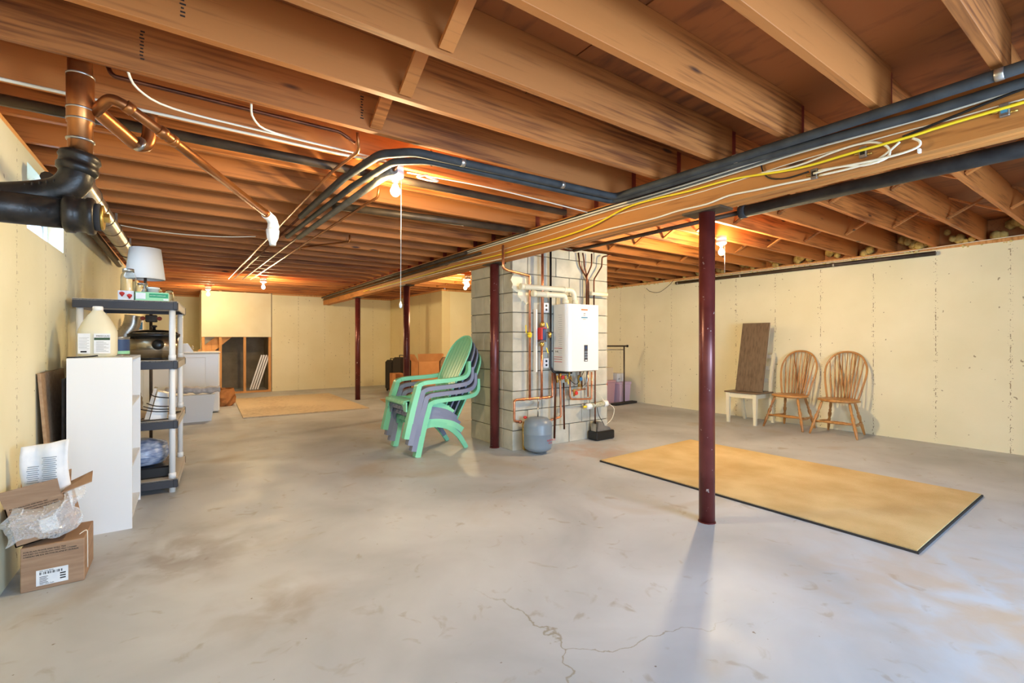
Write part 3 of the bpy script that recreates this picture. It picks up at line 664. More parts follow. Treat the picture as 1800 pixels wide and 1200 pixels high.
# bulbs
BL = ['bare lit bulb with a long pull string nearest the camera', 'bare lit bulb right of the foreground post', 'bare lit bulb above the far drywall panel edge', 'bare lit bulb farthest left above the stair closet', 'bare lit bulb seen past the left edge of the chimney', 'small lit bulb hidden behind the chimney']
for i, ((x, y, z), e) in enumerate(BULBS):
    t = thing('bulb_fixture', BL[i], 'light bulb', (x, y, ZJ), 'bare bulb fixtures')
    MB().lathe([(.052, 0), (.052, .05)], (x, y, ZJ-.05), n=20).build('junction_box', M['white'], t)
    MB().lathe([(.03, 0), (.05, .012), (.055, .03), (.04, .04)], (x, y, ZJ-.09), n=22).build('porcelain_holder', M['white'], t)
    MB().lathe([(.016, 0), (.016, .03)], (x, y, ZJ-.11), n=14).build('socket', M['white'], t)
    MB().lathe([(.002, -.032), (.015, -.029), (.026, -.018), (.032, 0), (.029, .014), (.019, .032), (.015, .045)], (x, y, z), n=20).build('bulb', M['bulb'], t)
    if i == 0:
        MB().tube([(1.105, 2.80, 2.24), (1.10, 2.80, 1.45)], .0018, n=5).build('pull_string', M['string'], t)
        MB().lathe([(.003, .03), (.009, .01), (.010, 0), (.004, -.012)], (1.10, 2.80, 1.43), n=10).build('pull_knob', M['white'], t)
    if i == 1: MB().tube([(4.70, 2.79, 2.24), (4.70, 2.79, 1.93)], .0018, n=5).build('pull_string', M['string'], t)


#---FLOOR PIECES AND FURNITURE---
t = thing('carpet_remnant', 'large tan carpet remnant lying on the floor behind the foreground post', 'carpet', (4.2, 2.1, 0))
MB().plate([(3.405, 3.33, .012), (3.425, .87, .012), (5.08, .90, .012), (4.99, 3.40, .012)], (0, 0, .008)).build('pile', CARPET, t)
MB().plate([(3.395, 3.34, .0), (3.415, .86, .0), (5.09, .89, .0), (5.0, 3.41, .0)], (0, 0, .013)).build('backing', M['rubber'], t)
t = thing('plywood_sheet', 'worn plywood sheet lying flat on the floor at the far end', 'plywood', (1.7, 9.6, 0))
MB().plate([(.72, 8.30, 0), (2.66, 8.25, 0), (2.64, 11.05, 0), (.80, 11.08, 0)], (0, 0, .018)).build('sheet', PLYFLOOR, t)
tag(MB().plate([(3.15, 8.75, 0), (3.75, 8.85, 0), (3.7, 9.5, 0), (3.25, 9.4, 0)], (0, 0, .006)).build('floor_mat', M['board']), 'small thin brown mat on the floor beyond the garden chairs', 'mat')

# Windsor chairs (local: front -x)
def turned(p, q, prof, r0=.014, n=10):
    p, q = Vector(p), Vector(q); L_ = (q-p).length
    return MB().lathe([(r, t*L_) for r, t in prof], p, q-p, n=n)
LEGP = [(.010, 0), (.013, .02), (.018, .22), (.021, .30), (.014, .34), (.020, .37), (.013, .41), (.021, .50), (.023, .56), (.013, .62), (.019, .66), (.012, .70), (.018, .80), (.017, .9), (.012, 1)]
def windsor(label):
    r = thing('windsor_chair', label, 'chair', (0, 0, 0), 'Windsor chairs against the right wall')
    sp = []
    for k in range(28):
        a = 2*PI*k/28; cx = math.cos(a); sy = math.sin(a)
        x = .205*cx*(1 if cx < 0 else .95); y = .235*math.copysign(abs(sy)**.8, sy)*(1.0 if cx < 0 else .9)
        sp.append((x, y))
    m = MB()
    for (s, z) in ((.86, .425), (1.0, .437), (1.0, .452), (.94, .462)):
        for x, y in sp: m.v.append(Vector((x*s, y*s, z)))
    for l in range(3):
        for k in range(28): m.f.append([l*28+k, l*28+(k+1) % 28, (l+1)*28+(k+1) % 28, (l+1)*28+k]); m.mi.append(0); m.sm.append(True)
    m.f.append(list(range(28))[::-1]); m.mi.append(0); m.sm.append(False); m.f.append(list(range(84, 112))); m.mi.append(0); m.sm.append(False)
    m.build('seat', W_MAPLE, r)
    legs = [((-.215, -.262), (-.12, -.15)), ((-.215, .262), (-.12, .15)), ((.235, -.205), (.12, -.13)), ((.235, .205), (.12, .13))]
    for (a, b) in legs: turned((a[0], a[1], 0), (b[0], b[1], .43), LEGP).build('leg', W_MAPLE, r)
    S = [(.008, 0), (.012, .2), (.018, .45), (.014, .49), (.018, .5), (.014, .51), (.018, .55), (.012, .8), (.008, 1)]
    def lp(i, z): a, b = legs[i]; t_ = z/.43; return (a[0]+(b[0]-a[0])*t_, a[1]+(b[1]-a[1])*t_, z)
    for i, j in ((0, 2), (1, 3)): turned(lp(i, .15), lp(j, .15), S).build('stretcher', W_MAPLE, r)
    mid = lambda i, j: tuple((Vector(lp(i, .15))+Vector(lp(j, .15)))/2)
    turned(mid(0, 2), mid(1, 3), S).build('stretcher', W_MAPLE, r)
    turned(lp(0, .17), lp(1, .17), S).build('stretcher', W_MAPLE, r)
    def hoop(t_):   # t_ 0..1, width then height, leaning back
        a = PI*t_; y = -math.cos(a); h = math.sin(a)
        return y, h
    def hp(t_):
        pts = [(-.175, .455), (-.205, .60), (-.232, .76), (-.225, .88), (-.17, .99), (-.09, 1.045), (0, 1.06), (.09, 1.045), (.17, .99), (.225, .88), (.232, .76), (.205, .60), (.175, .455)]
        return pts
    hpts = smooth_path([(.10+(z-.455)*.34+.05*(1-abs(y)/.24)*(1 if z < .5 else .0), y, z) for y, z in hp(0)], 5)
    MB().tube(hpts, .0125, n=10).build('hoop', W_MAPLE, r)
    n = 9
    for k in range(n):
        u = (k-(n-1)/2)/((n-1)/2)
        yb = u*.13; xb = .165-.05*u*u
        # find the hoop point whose y fits the fan
        yt = u*.195
        best = min((q for q in hpts if q.z > .7), key=lambda q: abs(q.y-yt)+(0 if q.z > .8 else .2))
        turned((xb, yb, .455), best, [(.006, 0), (.0085, .15), (.011, .35), (.006, .7), (.005, 1)], n=8).build('spindle', W_MAPLE, r)
    MB().bar([(.17, 0, .447), (.29, 0, .447)], .07, .022, side=(0, 1, 0)).build('tail_piece', W_MAPLE, r)
    for s in (-1, 1):
        best = min((q for q in hpts if q.z > .9), key=lambda q: abs(q.y-s*.11))
        turned((.275, s*.02, .457), best, [(.006, 0), (.011, .35), (.005, 1)], n=8).build('brace_spindle', W_MAPLE, r)
    return r
wc = windsor('brown Windsor chair with hoop back, right one of the pair by the wall')
place(wc, (6.90, 2.535, 0), math.radians(2))
wc2 = dup(wc, loc=(6.90, 3.125, 0), label='brown Windsor chair with hoop back, left one beside the white chair')
wc2.rotation_euler = (0, 0, math.radians(-2))

# white chair with brown seat
t = thing('white_chair', 'white painted dining chair with grey-brown wooden seat', 'chair', (6.85, 3.67, 0))
B(6.60, 7.06, 3.43, 3.93, .44, .462, bev=.006).build('seat', W_DARK, t)
for x, y in ((6.635, 3.48), (6.635, 3.88)):
    MB().hexa([(x-.018, y-.018, 0), (x+.018, y-.018, 0), (x+.018, y+.018, 0), (x-.018, y+.018, 0), (x-.027, y-.027, .44), (x+.027, y-.027, .44), (x+.027, y+.027, .44), (x-.027, y+.027, .44)]).build('leg', M['cream'], t)
for y in (3.46, 3.88):
    MB().bar(smooth_path([(7.10, y, 0), (7.04, y, .25), (7.02, y, .45), (7.06, y, .75), (7.14, y, 1.02)], 4), .035, .04).build('back_leg', M['cream'], t)
for z, x in ((.62, 7.045), (.80, 7.075), (.97, 7.12)): B(x-.01, x+.012, 3.46, 3.88, z-.03, z+.03, bev=.004).build('back_slat', M['cream'], t)
ap = MB(); ap.box(6.625, 6.645, 3.5, 3.86, .375, .44); ap.build('apron', M['cream'], t)
B(6.66, 7.02, 3.465, 3.485, .375, .44).build('apron', M['cream'], t); B(6.66, 7.02, 3.875, 3.895, .375, .44).build('apron', M['cream'], t)
t = thing('table_leaf', 'grey-brown wooden table leaf standing on the white chair seat', 'table leaf', (6.9, 3.64, .462))
def leaf(x0, x1, y0, y1, z0, z1, th):
    return MB().hexa([(x0, y0, z0), (x0, y1, z0), (x0+th, y1, z0), (x0+th, y0, z0), (x1, y0, z1), (x1, y1, z1), (x1+th, y1, z1), (x1+th, y0, z1)])
leaf(6.76, 6.97, 3.445, 3.845, .466, 1.47, .022).build('panel', W_DARK, t)
leaf(6.785, 6.994, 3.455, 3.475, .52, 1.44, .03).build('rail', M['cream'], t); leaf(6.785, 6.994, 3.815, 3.835, .52, 1.44, .03).build('rail', M['cream'], t)

# stack of Adirondack chairs (local: front -x, near arm -y)
def adirondack(label, pm):
    r = thing('garden_chair', label, 'chair', (0, 0, 0), 'stacked plastic garden chairs')
    for s in (-1, 1):
        yf = s*.315; 
        arm = smooth_path([(-.335, yf, 0), (-.27, yf, .28), (-.205, s*.305, .49), (-.185, s*.30, .54), (-.12, s*.30, .562), (.0, s*.30, .570), (.22, s*.29, .580), (.36, s*.28, .60), (.42, s*.268, .65), (.435, s*.255, .72), (.44, s*.247, .77)], 4)
        nn = len(arm)
        MB().bar(arm, [.075 if i < nn*.35 else .062 for i in range(nn)], [.062-.012*min(1, i/(nn*.3)) if i < nn*.3 else .044-.016*max(0, i/nn-.7)/.3 for i in range(nn)]).build('arm_and_leg', pm, r)
        rear = smooth_path([(-.27, s*.27, .30), (-.12, s*.262, .315), (.05, s*.255, .27), (.18, s*.245, .17), (.27, s*.235, .05), (.30, s*.23, 0)], 4)
        MB().bar(rear, .028, [.07]*6+[.06]*6+[.05]*20 and [.07-.0012*i for i in range(len(rear))]).build('rear_leg', pm, r)
        MB().bar(smooth_path([(-.25, s*.27, .345), (-.05, s*.262, .335), (.12, s*.258, .29), (.24, s*.25, .21)], 4), .02, .06).build('side_rail', pm, r)
    # front apron with an arched opening
    out = [(-.30, .27), (-.30, .37), (.30, .37), (.30, .27), (.235, .27), (.215, .315), (.18, .33), (-.18, .33), (-.215, .315), (-.235, .27)]
    MB().plate([(-.325, y, z) for y, z in out], (.014, 0, 0)).build('front_apron', pm, r)
    # seat slats front to back, curved
    nS = 6
    for k in range(nS):
        y0 = -.255+k*.51/nS+.004; y1 = y0+.51/nS-.008
        pts = [(-.335, .345), (-.325, .372), (-.28, .38), (-.15, .36), (.05, .30), (.16, .275), (.20, .29)]
        MB().bar([(x, (y0+y1)/2, z) for x, z in pts], y1-y0, .012).build('seat_slat', pm, r)
    # back: six slats clipped to a rounded outline, rim around
    def hw(t_):    # half width along the back 0..1
        a = [(0, .19), (.12, .205), (.30, .222), (.45, .238), (.58, .248), (.70, .25), (.78, .243), (.85, .222), (.91, .185), (.95, .145), (.98, .095), (.995, .05), (1, .005)]
        for (p, q), (p2, q2) in zip(a, a[1:]):
            if t_ <= p2: return q+(q2-q)*(t_-p)/(p2-p)
        return .005
    def bp_(t_, y): return Vector((.185+.375*t_**1.05-.25*y*y, y, .27+.79*t_))
    nB = 7
    for k in range(nB):
        u0 = -1+2*k/nB+.024; u1 = -1+2*(k+1)/nB-.024
        vs = []; fs = []; N_ = 14
        def tmax(u):
            y_ = abs(u)*.242; t_ = 1.0
            while t_ > .5 and hw(t_)-.006 < y_: t_ -= .004
            return t_-.008
        tms = [tmax(u0), tmax(u1)]
        for i in range(N_+1):
            for u, tm in zip((u0, u1), tms):
                t_ = tm*i/N_; w_ = hw(t_)*.965 if t_ < .62 else .2405
                p = bp_(t_, u*w_); vs += [p, p+Vector((.012, 0, -.004))]
        for i in range(N_):
            a = i*4; b = a+4
            fs += [(a, b, b+2, a+2), (a+1, a+3, b+3, b+1), (a, a+1, b+1, b), (a+2, b+2, b+3, a+3)]
        fs += [(0, 2, 3, 1), (N_*4, N_*4+1, N_*4+3, N_*4+2)]
        MB().add(vs, fs).build('back_slat', pm, r)
    TT = [i/12*.84 for i in range(13)]+[.88, .91, .94, .965, .985, .996]
    rim = [bp_(t_, -hw(t_)) for t_ in TT]+[bp_(t_, hw(t_)) for t_ in TT[::-1]]
    MB().tube(smooth_path(rim, 3), .011, n=8).build('back_rim', pm, r)
    return r
stack = [('mint green plastic garden chair at the bottom of the stack', M['green']), ('grey plastic garden chair second from the bottom of the stack', M['grey']),
         ('grey plastic garden chair directly under the top green chair', M['grey']), ('mint green plastic garden chair on top of the stack', M['green'])]
base = (2.30, 4.875)
for i, (lb, pm) in enumerate(stack):
    c = adirondack(lb, pm); place(c, (base[0]-.040*i, base[1], .068*i), math.radians(0))

# white plastic shelving, left
t = thing('plastic_shelving', 'white plastic shelving unit with dark-edged shelves by the left wall', 'shelving', (-.37, 5.06, 0))
SX0, SX1, SY0, SY1 = -.69, -.06, 4.62, 5.50
for zt in (.11, .58, 1.055, 1.526):
    s = MB(); s.box(SX0, SX1, SY0, SY1, zt-.012, zt, 0)
    s.box(SX0, SX1, SY0, SY0+.012, zt-.068, zt-.0, 1, bev=.002); s.box(SX0, SX1, SY1-.012, SY1, zt-.068, zt, 1)
    s.box(SX1-.012, SX1, SY0+.03, SY1-.03, zt-.066, zt-.001, 0); s.box(SX0, SX0+.012, SY0+.03, SY1-.03, zt-.066, zt-.001, 0)  # taupe end faces: bulb light painted onto dark grey shelves
    s.box(SX1-.035, SX1+.003, SY0-.003, SY0+.035, zt-.070, zt+.001, 1, bev=.008); s.box(SX1-.035, SX1+.003, SY1-.035, SY1+.003, zt-.070, zt+.001, 1, bev=.008)
    for k in range(4): s.box(SX0, SX1, SY0+.17+k*.17, SY0+.18+k*.17, zt-.045, zt-.012, 0)
    s.build('shelf', [M['taupe'], M['char']], t)
zs = [0, .042, .11, .512, .58, .987, 1.055, 1.458]
for x in (SX0+.035, SX1-.038):
    for y in (SY0+.038, SY1-.038):
        lg = MB(); lg.lathe([(.022, 0), (.022, 1.46)], (x, y, 0), n=16)
        for z in (.11, .58, 1.055): lg.lathe([(.026, 0), (.026, .04), (.022, .045)], (x, y, z), n=16)
        lg.build('leg', M['white'], t)

t.rotation_euler.z = math.radians(-3.2); t.location.x += .028

# white bookcase
t = thing('bookcase', 'white laminate bookcase standing beside the left wall, end panel toward camera', 'bookcase', (-.45, 4.23, 0))
BX0, BX1, BY0, BY1, BZ = -.60, -.288, 3.89, 4.57, 1.106
B(BX0, BX1, BY0, BY0+.016, 0, BZ-.016).build('side_panel', M['lam'], t); B(BX0, BX1, BY1-.016, BY1, 0, BZ-.016).build('side_panel', M['lam'], t)
B(BX0, BX1, BY0, BY1, BZ-.016, BZ).build('top_panel', M['lam'], t); B(BX0, BX0+.006, BY0+.016, BY1-.016, .01, BZ-.016).build('back_panel', M['lam'], t)
for z in (.06, .40, .80): B(BX0+.006, BX1-.004, BY0+.017, BY1-.017, z-.016, z).build('shelf_board', M['lam'], t)
B(BX1-.03, BX1-.016, BY0+.017, BY1-.017, 0, .044).build('toe_kick', M['lam'], t)
pn = MB()
for k in range(24): pn.lathe([(.0025, 0), (.0025, .001)], (BX1-.05, BY1-.016, .15+k*.035), (0, -1, 0), n=6)
pn.build('peg_hole', M['ink'], t, kind='stuff')
# leaning board behind it
tag(MB().hexa([(-.655, 3.86, 0), (-.640, 3.86, 0), (-.640, 4.5, 0), (-.655, 4.5, 0), (-.722, 3.86, 1.02), (-.707, 3.86, 1.02), (-.707, 4.5, 1.02), (-.722, 4.5, 1.02)]).build('leaning_board', M['board']), 'tan board leaning on the left wall behind the bookcase', 'board')
tag(B(-.626, -.612, 3.92, 4.4, 0, .98).build('dark_board', M['fabric']), 'thin dark panel squeezed between the bookcase and the tan board', 'panel')

def can(name, x, y, z, r, h, label, wrapm, extra=None):
    t = thing(name, label, 'can', (x, y, z))
    MB().lathe([(r, 0), (r, h*.04), (r*.97, h*.05), (r*.97, h*.93), (r, h*.95), (r, h), (r*.86, h), (r*.84, h*.97)], (x, y, z), n=24).build('tin', M['galv'], t)
    MB().lathe([(r*.985, h*.1), (r*.985, h*.86)], (x, y, z), n=24, cap=False).build('paper_wrap', wrapm, t)
    if extra:
        for (z0, z1, m_) in extra: MB().lathe([(r*.99, h*z0), (r*.99, h*z1)], (x, y, z), n=24, cap=False).build('printed_band', m_, t)
    return t
can('paint_can', -.395, 4.14, .80, .083, .19, 'metal paint can with white and red wrap on upper bookcase shelf', M['paper'], [(.42, .58, M['redp']), (.58, .64, M['yellow'])])
can('paint_can', -.385, 4.05, .06, .086, .20, 'white and navy paint can on the lowest bookcase shelf', M['paper'], [(.18, .62, M['navy'])])
can('paint_can', -.395, 4.34, BZ, .062, .135, 'blue and green labelled can beside the jug on the bookcase', M['navy'], [(.1, .26, M['lgreen'])])
t = thing('red_cup', 'small red plastic cone cup on the middle bookcase shelf', 'cup', (-.36, 4.0, .40))
MB().lathe([(.02, 0), (.05, .14), (.054, .145)], (-.36, 4.0, .40), n=16).build('cup', M['redp'], t)
# jug
t = thing('plastic_jug', 'big translucent white gallon jug with paper labels on top of the bookcase', 'jug', (-.50, 4.22, BZ))
jx, jy = -.487, 4.16
jp = []
def sq(r, k, n=28):
    a = 2*PI*k/n; c, s_ = math.cos(a), math.sin(a); q = (abs(c)**4+abs(s_)**4)**-.25; return c*r*(.45*q+.55), s_*r*(.45*q+.55)
mj = MB(); prof = [(.085, 0), (.098, .01), (.102, .03), (.102, .165), (.098, .18), (.080, .225), (.052, .275), (.030, .305), (.026, .312)]
for r, z in prof:
    for k in range(28): x_, y_ = sq(r, k); mj.v.append(Vector((jx+x_, jy+y_, BZ+z)))
for l in range(len(prof)-1):
    for k in range(28): mj.f.append([l*28+k, l*28+(k+1) % 28, (l+1)*28+(k+1) % 28, (l+1)*28+k]); mj.mi.append(0); mj.sm.append(True)
mj.f.append(list(range(28))); mj.mi.append(0); mj.sm.append(False)
mj.build('body', M['cream'], t)
MB().lathe([(.028, 0), (.028, .025), (.024, .03)], (jx, jy, BZ+.308), n=20).build('cap', M['white'], t)
for (u0, u1, nm) in ((-.085, -.025, 'side_label'), (-.008, .075, 'front_label')):
    B(jx+u0, jx+u1, jy-.1085, jy-.1075, BZ+.025, BZ+.155).build(nm, M['paper'], t)
B(jx-.006, jx+.073, jy-.1092, jy-.1086, BZ+.112, BZ+.128).build('printed_band', mat('dark_green_print', (44, 74, 46), .6), t)
text('FRESH JUG', .014, (jx+.004, jy-.1092, BZ+.134), PI/2, 0, M['ink'], t)
B(jx-.072, jx-.042, jy-.1090, jy-.1086, BZ+.032, BZ+.042).build('barcode', M['ink'], t)
tx = MB()
for k in range(9): tx.box(jx+.004, jx+.066-.012*(k % 3), jy-.1090, jy-.1086, BZ+.036+k*.008, BZ+.0375+k*.008); tx.box(jx-.08, jx-.03-.01*(k % 2), jy-.1090, jy-.1086, BZ+.055+k*.009, BZ+.0562+k*.009)
tx.build('small_print', M['ink'], t, kind='stuff')
t = thing('rag_strip', 'thin dark strap lying on the bookcase edge near the wall', 'strap', (-.57, 3.92, BZ))
MB().tube(smooth_path([(-.60, 3.90, BZ+.006), (-.55, 3.905, BZ+.006), (-.50, 3.93, BZ+.008), (-.47, 3.99, BZ+.012)], 4), .005, n=6).build('strap', M['bcable'], t)

# top shelf of the plastic unit: lamp, jars, green box
ZT = 1.526
t = thing('table_lamp', 'table lamp with big off-white drum shade on the top shelf', 'lamp', (-.285, 5.15, ZT))
lx, ly = -.285, 5.02
MB().lathe([(.065, 0), (.065, .012), (.02, .022), (.012, .05), (.03, .09), (.012, .13), (.01, .24)], (lx, ly, ZT), n=18).build('base', M['galv'], t)
MB().lathe([(.135, .205), (.137, .21), (.108, .465), (.106, .465), (.133, .21)], (lx, ly, ZT), n=40, cap=False).build('shade', M['shade'], t)
MB().lathe([(.003, 0), (.003, .45)], (lx, ly, ZT), n=6).build('harp', M['brass'], t)
def jar(x, y, r, h, lab, lid=True):
    t = thing('glass_jar', lab, 'jar', (x, y, ZT), 'glass canning jars on the top shelf')
    MB().lathe([(r*.9, 0), (r, h*.05), (r, h*.72), (r*.94, h*.80), (r*.72, h*.88), (r*.72, h*.97), (r*.66, h*.97), (r*.66, h*.88), (r*.9, h*.78), (r*.94, h*.7), (r*.94, h*.06), (r*.8, h*.03)], (x, y, ZT), n=20).build('glass', M['glass'], t)
    if lid: MB().lathe([(r*.76, h*.90), (r*.76, h), (r*.70, h*1.01)], (x, y, ZT), n=20).build('lid', M['galv'], t)
jar(-.375, 4.75, .050, .25, 'tallest glass jar, standing in front of the lampshade')
jar(-.29, 4.80, .045, .15, 'medium glass jar directly right of the tallest jar')
jar(-.20, 4.92, .038, .13, 'glass jar behind the green box, second from the right', False)
jar(-.12, 4.96, .034, .12, 'rightmost small glass jar behind the green box', False)
t = thing('white_tub', 'round white plastic tub behind the green box', 'tub', (-.235, 4.80, ZT))
MB().lathe([(.036, 0), (.042, .105), (.045, .105), (.045, .118), (.04, .12)], (-.225, 4.80, ZT), n=20).build('tub', M['white'], t)
t = thing('jar_box', 'flat green carton of canning jars at the shelf front', 'box', (-.22, 4.66, ZT))
B(-.325, -.115, 4.64, 4.72, ZT, ZT+.068, bev=.002).build('carton', M['lgreen'], t)
B(-.24, -.12, 4.6385, 4.6395, ZT+.026, ZT+.058).build('green_stripe', M['greenp'], t)
B(-.322, -.262, 4.6385, 4.6395, ZT+.012, ZT+.060, bev=.0003).build('white_patch', M['paper'], t)
text('HALF PINT CANNING JARS', .0085, (-.237, 4.638, ZT+.039), PI/2, 0, M['white'], t)
B(-.15, -.118, 4.6385, 4.6395, ZT+.006, ZT+.018).build('white_patch', M['paper'], t)
t = thing('fruit_pack', 'clear pack printed with red strawberries at the shelf front', 'box', (-.38, 4.66, ZT))
B(-.43, -.335, 4.65, 4.70, ZT, ZT+.072, bev=.002).build('carton', M['paper'], t)
for x_, z_ in ((-.405, .045), (-.36, .03)): MB().lathe([(.002, -.02), (.015, 0), (.017, .01), (.006, .018)], (x_, 4.646, ZT+z_), n=10).build('red_fruit_print', M['redp'], t)
# slow cooker
t = thing('slow_cooker', 'oval stainless slow cooker with black lid on the second shelf', 'slow cooker', (-.2, 4.95, 1.055))
cx_, cy_, cz = -.22, 4.90, 1.055
def oval(prof, m_, nm, sm=True):
    m2 = MB(); n = 32
    for r, z in prof:
        for k in range(n): a = 2*PI*k/n; m2.v.append(Vector((cx_+math.cos(a)*r*1.0, cy_+math.sin(a)*r*.72, cz+z)))
    for l in range(len(prof)-1):
        for k in range(n): m2.f.append([l*n+k, l*n+(k+1) % n, (l+1)*n+(k+1) % n, (l+1)*n+k]); m2.mi.append(0); m2.sm.append(sm)
    m2.f.append(list(range(n))[::-1]); m2.mi.append(0); m2.sm.append(False); m2.f.append(list(range((len(prof)-1)*n, len(prof)*n))); m2.mi.append(0); m2.sm.append(False)
    return m2.build(nm, m_, t)
oval([(.150, .0), (.158, .018)], M['black'], 'base_ring'); oval([(.158, .018), (.166, .19)], M['steel'], 'steel_body'); oval([(.176, .19), (.178, .212), (.172, .216)], M['black'], 'rim')
oval([(.168, .216), (.15, .232), (.08, .246), (.03, .248)], M['glass'], 'glass_lid')
MB().lathe([(.012, 0), (.010, .02), (.022, .028), (.018, .04)], (cx_, cy_, cz+.246), n=14).build('lid_knob', M['black'], t)
MB().lathe([(.042, 0), (.040, .022), (.02, .034), (.004, .035)], (cx_+.03, cy_-.116, cz+.125), (0, -1, .1), n=20).build('side_handle', M['black'], t)
# third shelf: bundled power cords and white boxes; fourth shelf
t = thing('white_appliance', 'white bread-slicer-like appliance tilted on the third shelf, wrapped in its cord', 'appliance', (-.2, 4.95, .58))
MB().hexa([(-.24, 4.72, .582), (-.13, 4.72, .582), (-.13, 4.92, .582), (-.24, 4.92, .582), (-.19, 4.74, .80), (-.12, 4.74, .78), (-.12, 4.90, .78), (-.19, 4.90, .80)]).build('body', M['white'], t)
MB().hexa([(-.275, 4.73, .584), (-.245, 4.73, .584), (-.245, 4.91, .584), (-.275, 4.91, .584), (-.215, 4.75, .83), (-.195, 4.75, .825), (-.195, 4.89, .825), (-.215, 4.89, .83)]).build('cover', M['taupe'], t)
for k, dz in enumerate((0, .02, .045, .12)):
    MB().tube(smooth_path([(-.30+.02*k, 4.715, .67+dz), (-.2, 4.70, .655+dz-.01), (-.10, 4.705, .64+dz*.9), (-.10, 4.8, .64+dz)], 4), .004, n=6).build('cord', M['bcable'], t)
cable([(-.28, 4.68, .60), (-.30, 4.65, .586), (-.2, 4.64, .586), (-.12, 4.66, .586)], .004, M['bcable'], 'black cord lying loose on the third shelf front', nm='power_cord')
tag(B(-.55, -.33, 4.80, 5.1, .58, .80, bev=.004).build('wooden_box', M['board']), 'light brown box on the third shelf behind the appliance', 'box')
t = thing('storage_bag', 'clear plastic bag of blankets filling the fourth shelf', 'bag', (-.35, 4.9, .11))
sb = MB(); sb.lathe([(.05, 0), (.16, .02), (.19, .09), (.17, .17), (.06, .21)], (-.30, 4.86, .20), n=18); sb.build('blanket', mat('blue_white_plastic', (176, 190, 216), .2, c2=(96, 118, 160), scale=14, stretch=(1, 1, 4), bump=.5), t)
tag(B(-.52, -.10, 4.70, 5.1, .112, .20, bev=.01).build('black_tray', M['black']), 'flat black tray beneath the clear bag on the lowest shelf', 'tray')
tag(MB().tube(smooth_path([(-.10, 4.9, .60), (-.07, 4.95, .60), (-.05, 5.02, .594)], 4), .012, n=8).build('black_plug', M['black']), 'black plug hanging over the third shelf side edge', 'plug')

# laundry corner beyond the shelving
t = thing('washing_machine', 'white washing machine against the left wall beyond the shelving', 'washer', (-.05, 9.4, 0))
B(-.62, .46, 9.25, 9.93, .02, 1.0, bev=.02).build('cabinet', M['wmetal'], t)
B(-.55, .26, 9.238, 9.252, .08, .93, bev=.006).build('side_panel', M['wmetal'], t)
B(-.62, .47, 9.24, 9.94, 1.0, 1.02, bev=.008).build('lid', M['wmetal'], t)
MB().hexa([(-.62, 9.25, 1.02), (.10, 9.25, 1.02), (.10, 9.93, 1.02), (-.62, 9.93, 1.02), (-.62, 9.25, 1.16), (.02, 9.25, 1.16), (.02, 9.93, 1.16), (-.62, 9.93, 1.16)]).build('control_console', M['wmetal'], t)
for k in range(4): MB().lathe([(.03, 0), (.025, .02)], (.08, 9.35+k*.15, 1.09), (1, 0, .3), n=12).build('dial', M['galv'], t)
t = thing('white_bin', 'white plastic bin on the floor in front of the washing machine', 'bin', (.1, 8.5, 0))
MB().hexa([(-.25, 8.38, 0), (.31, 8.38, 0), (.31, 8.8, 0), (-.25, 8.8, 0), (-.29, 8.34, .40), (.36, 8.34, .40), (.36, 8.84, .40), (-.29, 8.84, .40)]).build('tub', M['lam'], t)
bn = MB(); bn.tube(smooth_path([(-.25, 8.45, .47), (.0, 8.42, .48), (.2, 8.44, .46), (.42, 8.46, .47)], 5), [.05+.012*math.sin(i*1.7) for i in range(16)], n=12)
tag(bn.build('wrapped_bundle', mat('crumpled_grey_paper', (206, 204, 204), .8, c2=(170, 168, 170), scale=16, bump=.6)), 'crumpled grey-white roll lying across the white bin', 'bundle')
t = thing('paper_bag', 'crumpled brown paper bag beside the washing machine', 'bag', (.62, 10.1, 0))
pb = MB(); rng = random.Random(3); n = 14
for l, (r, z) in enumerate([(.15, 0), (.19, .05), (.20, .14), (.19, .22), (.17, .30)]):
    for k in range(n): a = 2*PI*k/n; q = r*(1+rng.uniform(-.12, .12)); pb.v.append(Vector((.56+math.cos(a)*q, 10.15+math.sin(a)*q*.8, z+rng.uniform(0, .04) if l else 0)))
for l in range(4):
    for k in range(n): pb.f.append([l*n+k, l*n+(k+1) % n, (l+1)*n+(k+1) % n, (l+1)*n+k]); pb.mi.append(0); pb.sm.append(False)
pb.f.append(list(range(n))); pb.mi.append(0); pb.sm.append(False); pb.build('bag', M['brownp'], t)
t = thing('flex_duct', 'ribbed silver flexible dryer duct standing behind the shelving', 'duct', (-.55, 7.0, 0))
fp = smooth_path([(-.50, 6.9, 1.5), (-.52, 6.9, 1.38), (-.60, 6.9, 1.20), (-.60, 6.95, .8), (-.50, 7.0, .5), (-.55, 7.1, .1)], 14)
MB().tube(fp, [.085 if i % 2 else .075 for i in range(len(fp))], n=14).build('ribbed_hose', M['galv'], t)
t = thing('drill_press', 'dark red clamp stand with knobs seen behind the slow cooker', 'tool', (-.33, 6.6, 0))
MB().tube([(-.33, 6.7, 0), (-.33, 6.7, 1.62)], .016, n=10).build('column', M['darkpipe'], t)
MB().lathe([(.12, 0), (.11, .03)], (-.33, 6.7, 0), n=16).build('foot', M['iron'], t)
B(-.38, -.27, 6.66, 6.74, 1.42, 1.50, bev=.008).build('head', M['iron'], t)
for x_ in (-.40, -.25): MB().lathe([(.02, 0), (.024, .01), (.02, .03)], (x_, 6.66, 1.46), (0, -1, 0), n=10).build('knob', M['red'], t)
tag(B(-.71, -.66, 5.7, 5.95, 0, 1.35, bev=.004).build('leaning_board', M['board']), 'tall brown board upright against the left wall behind the shelving', 'board')
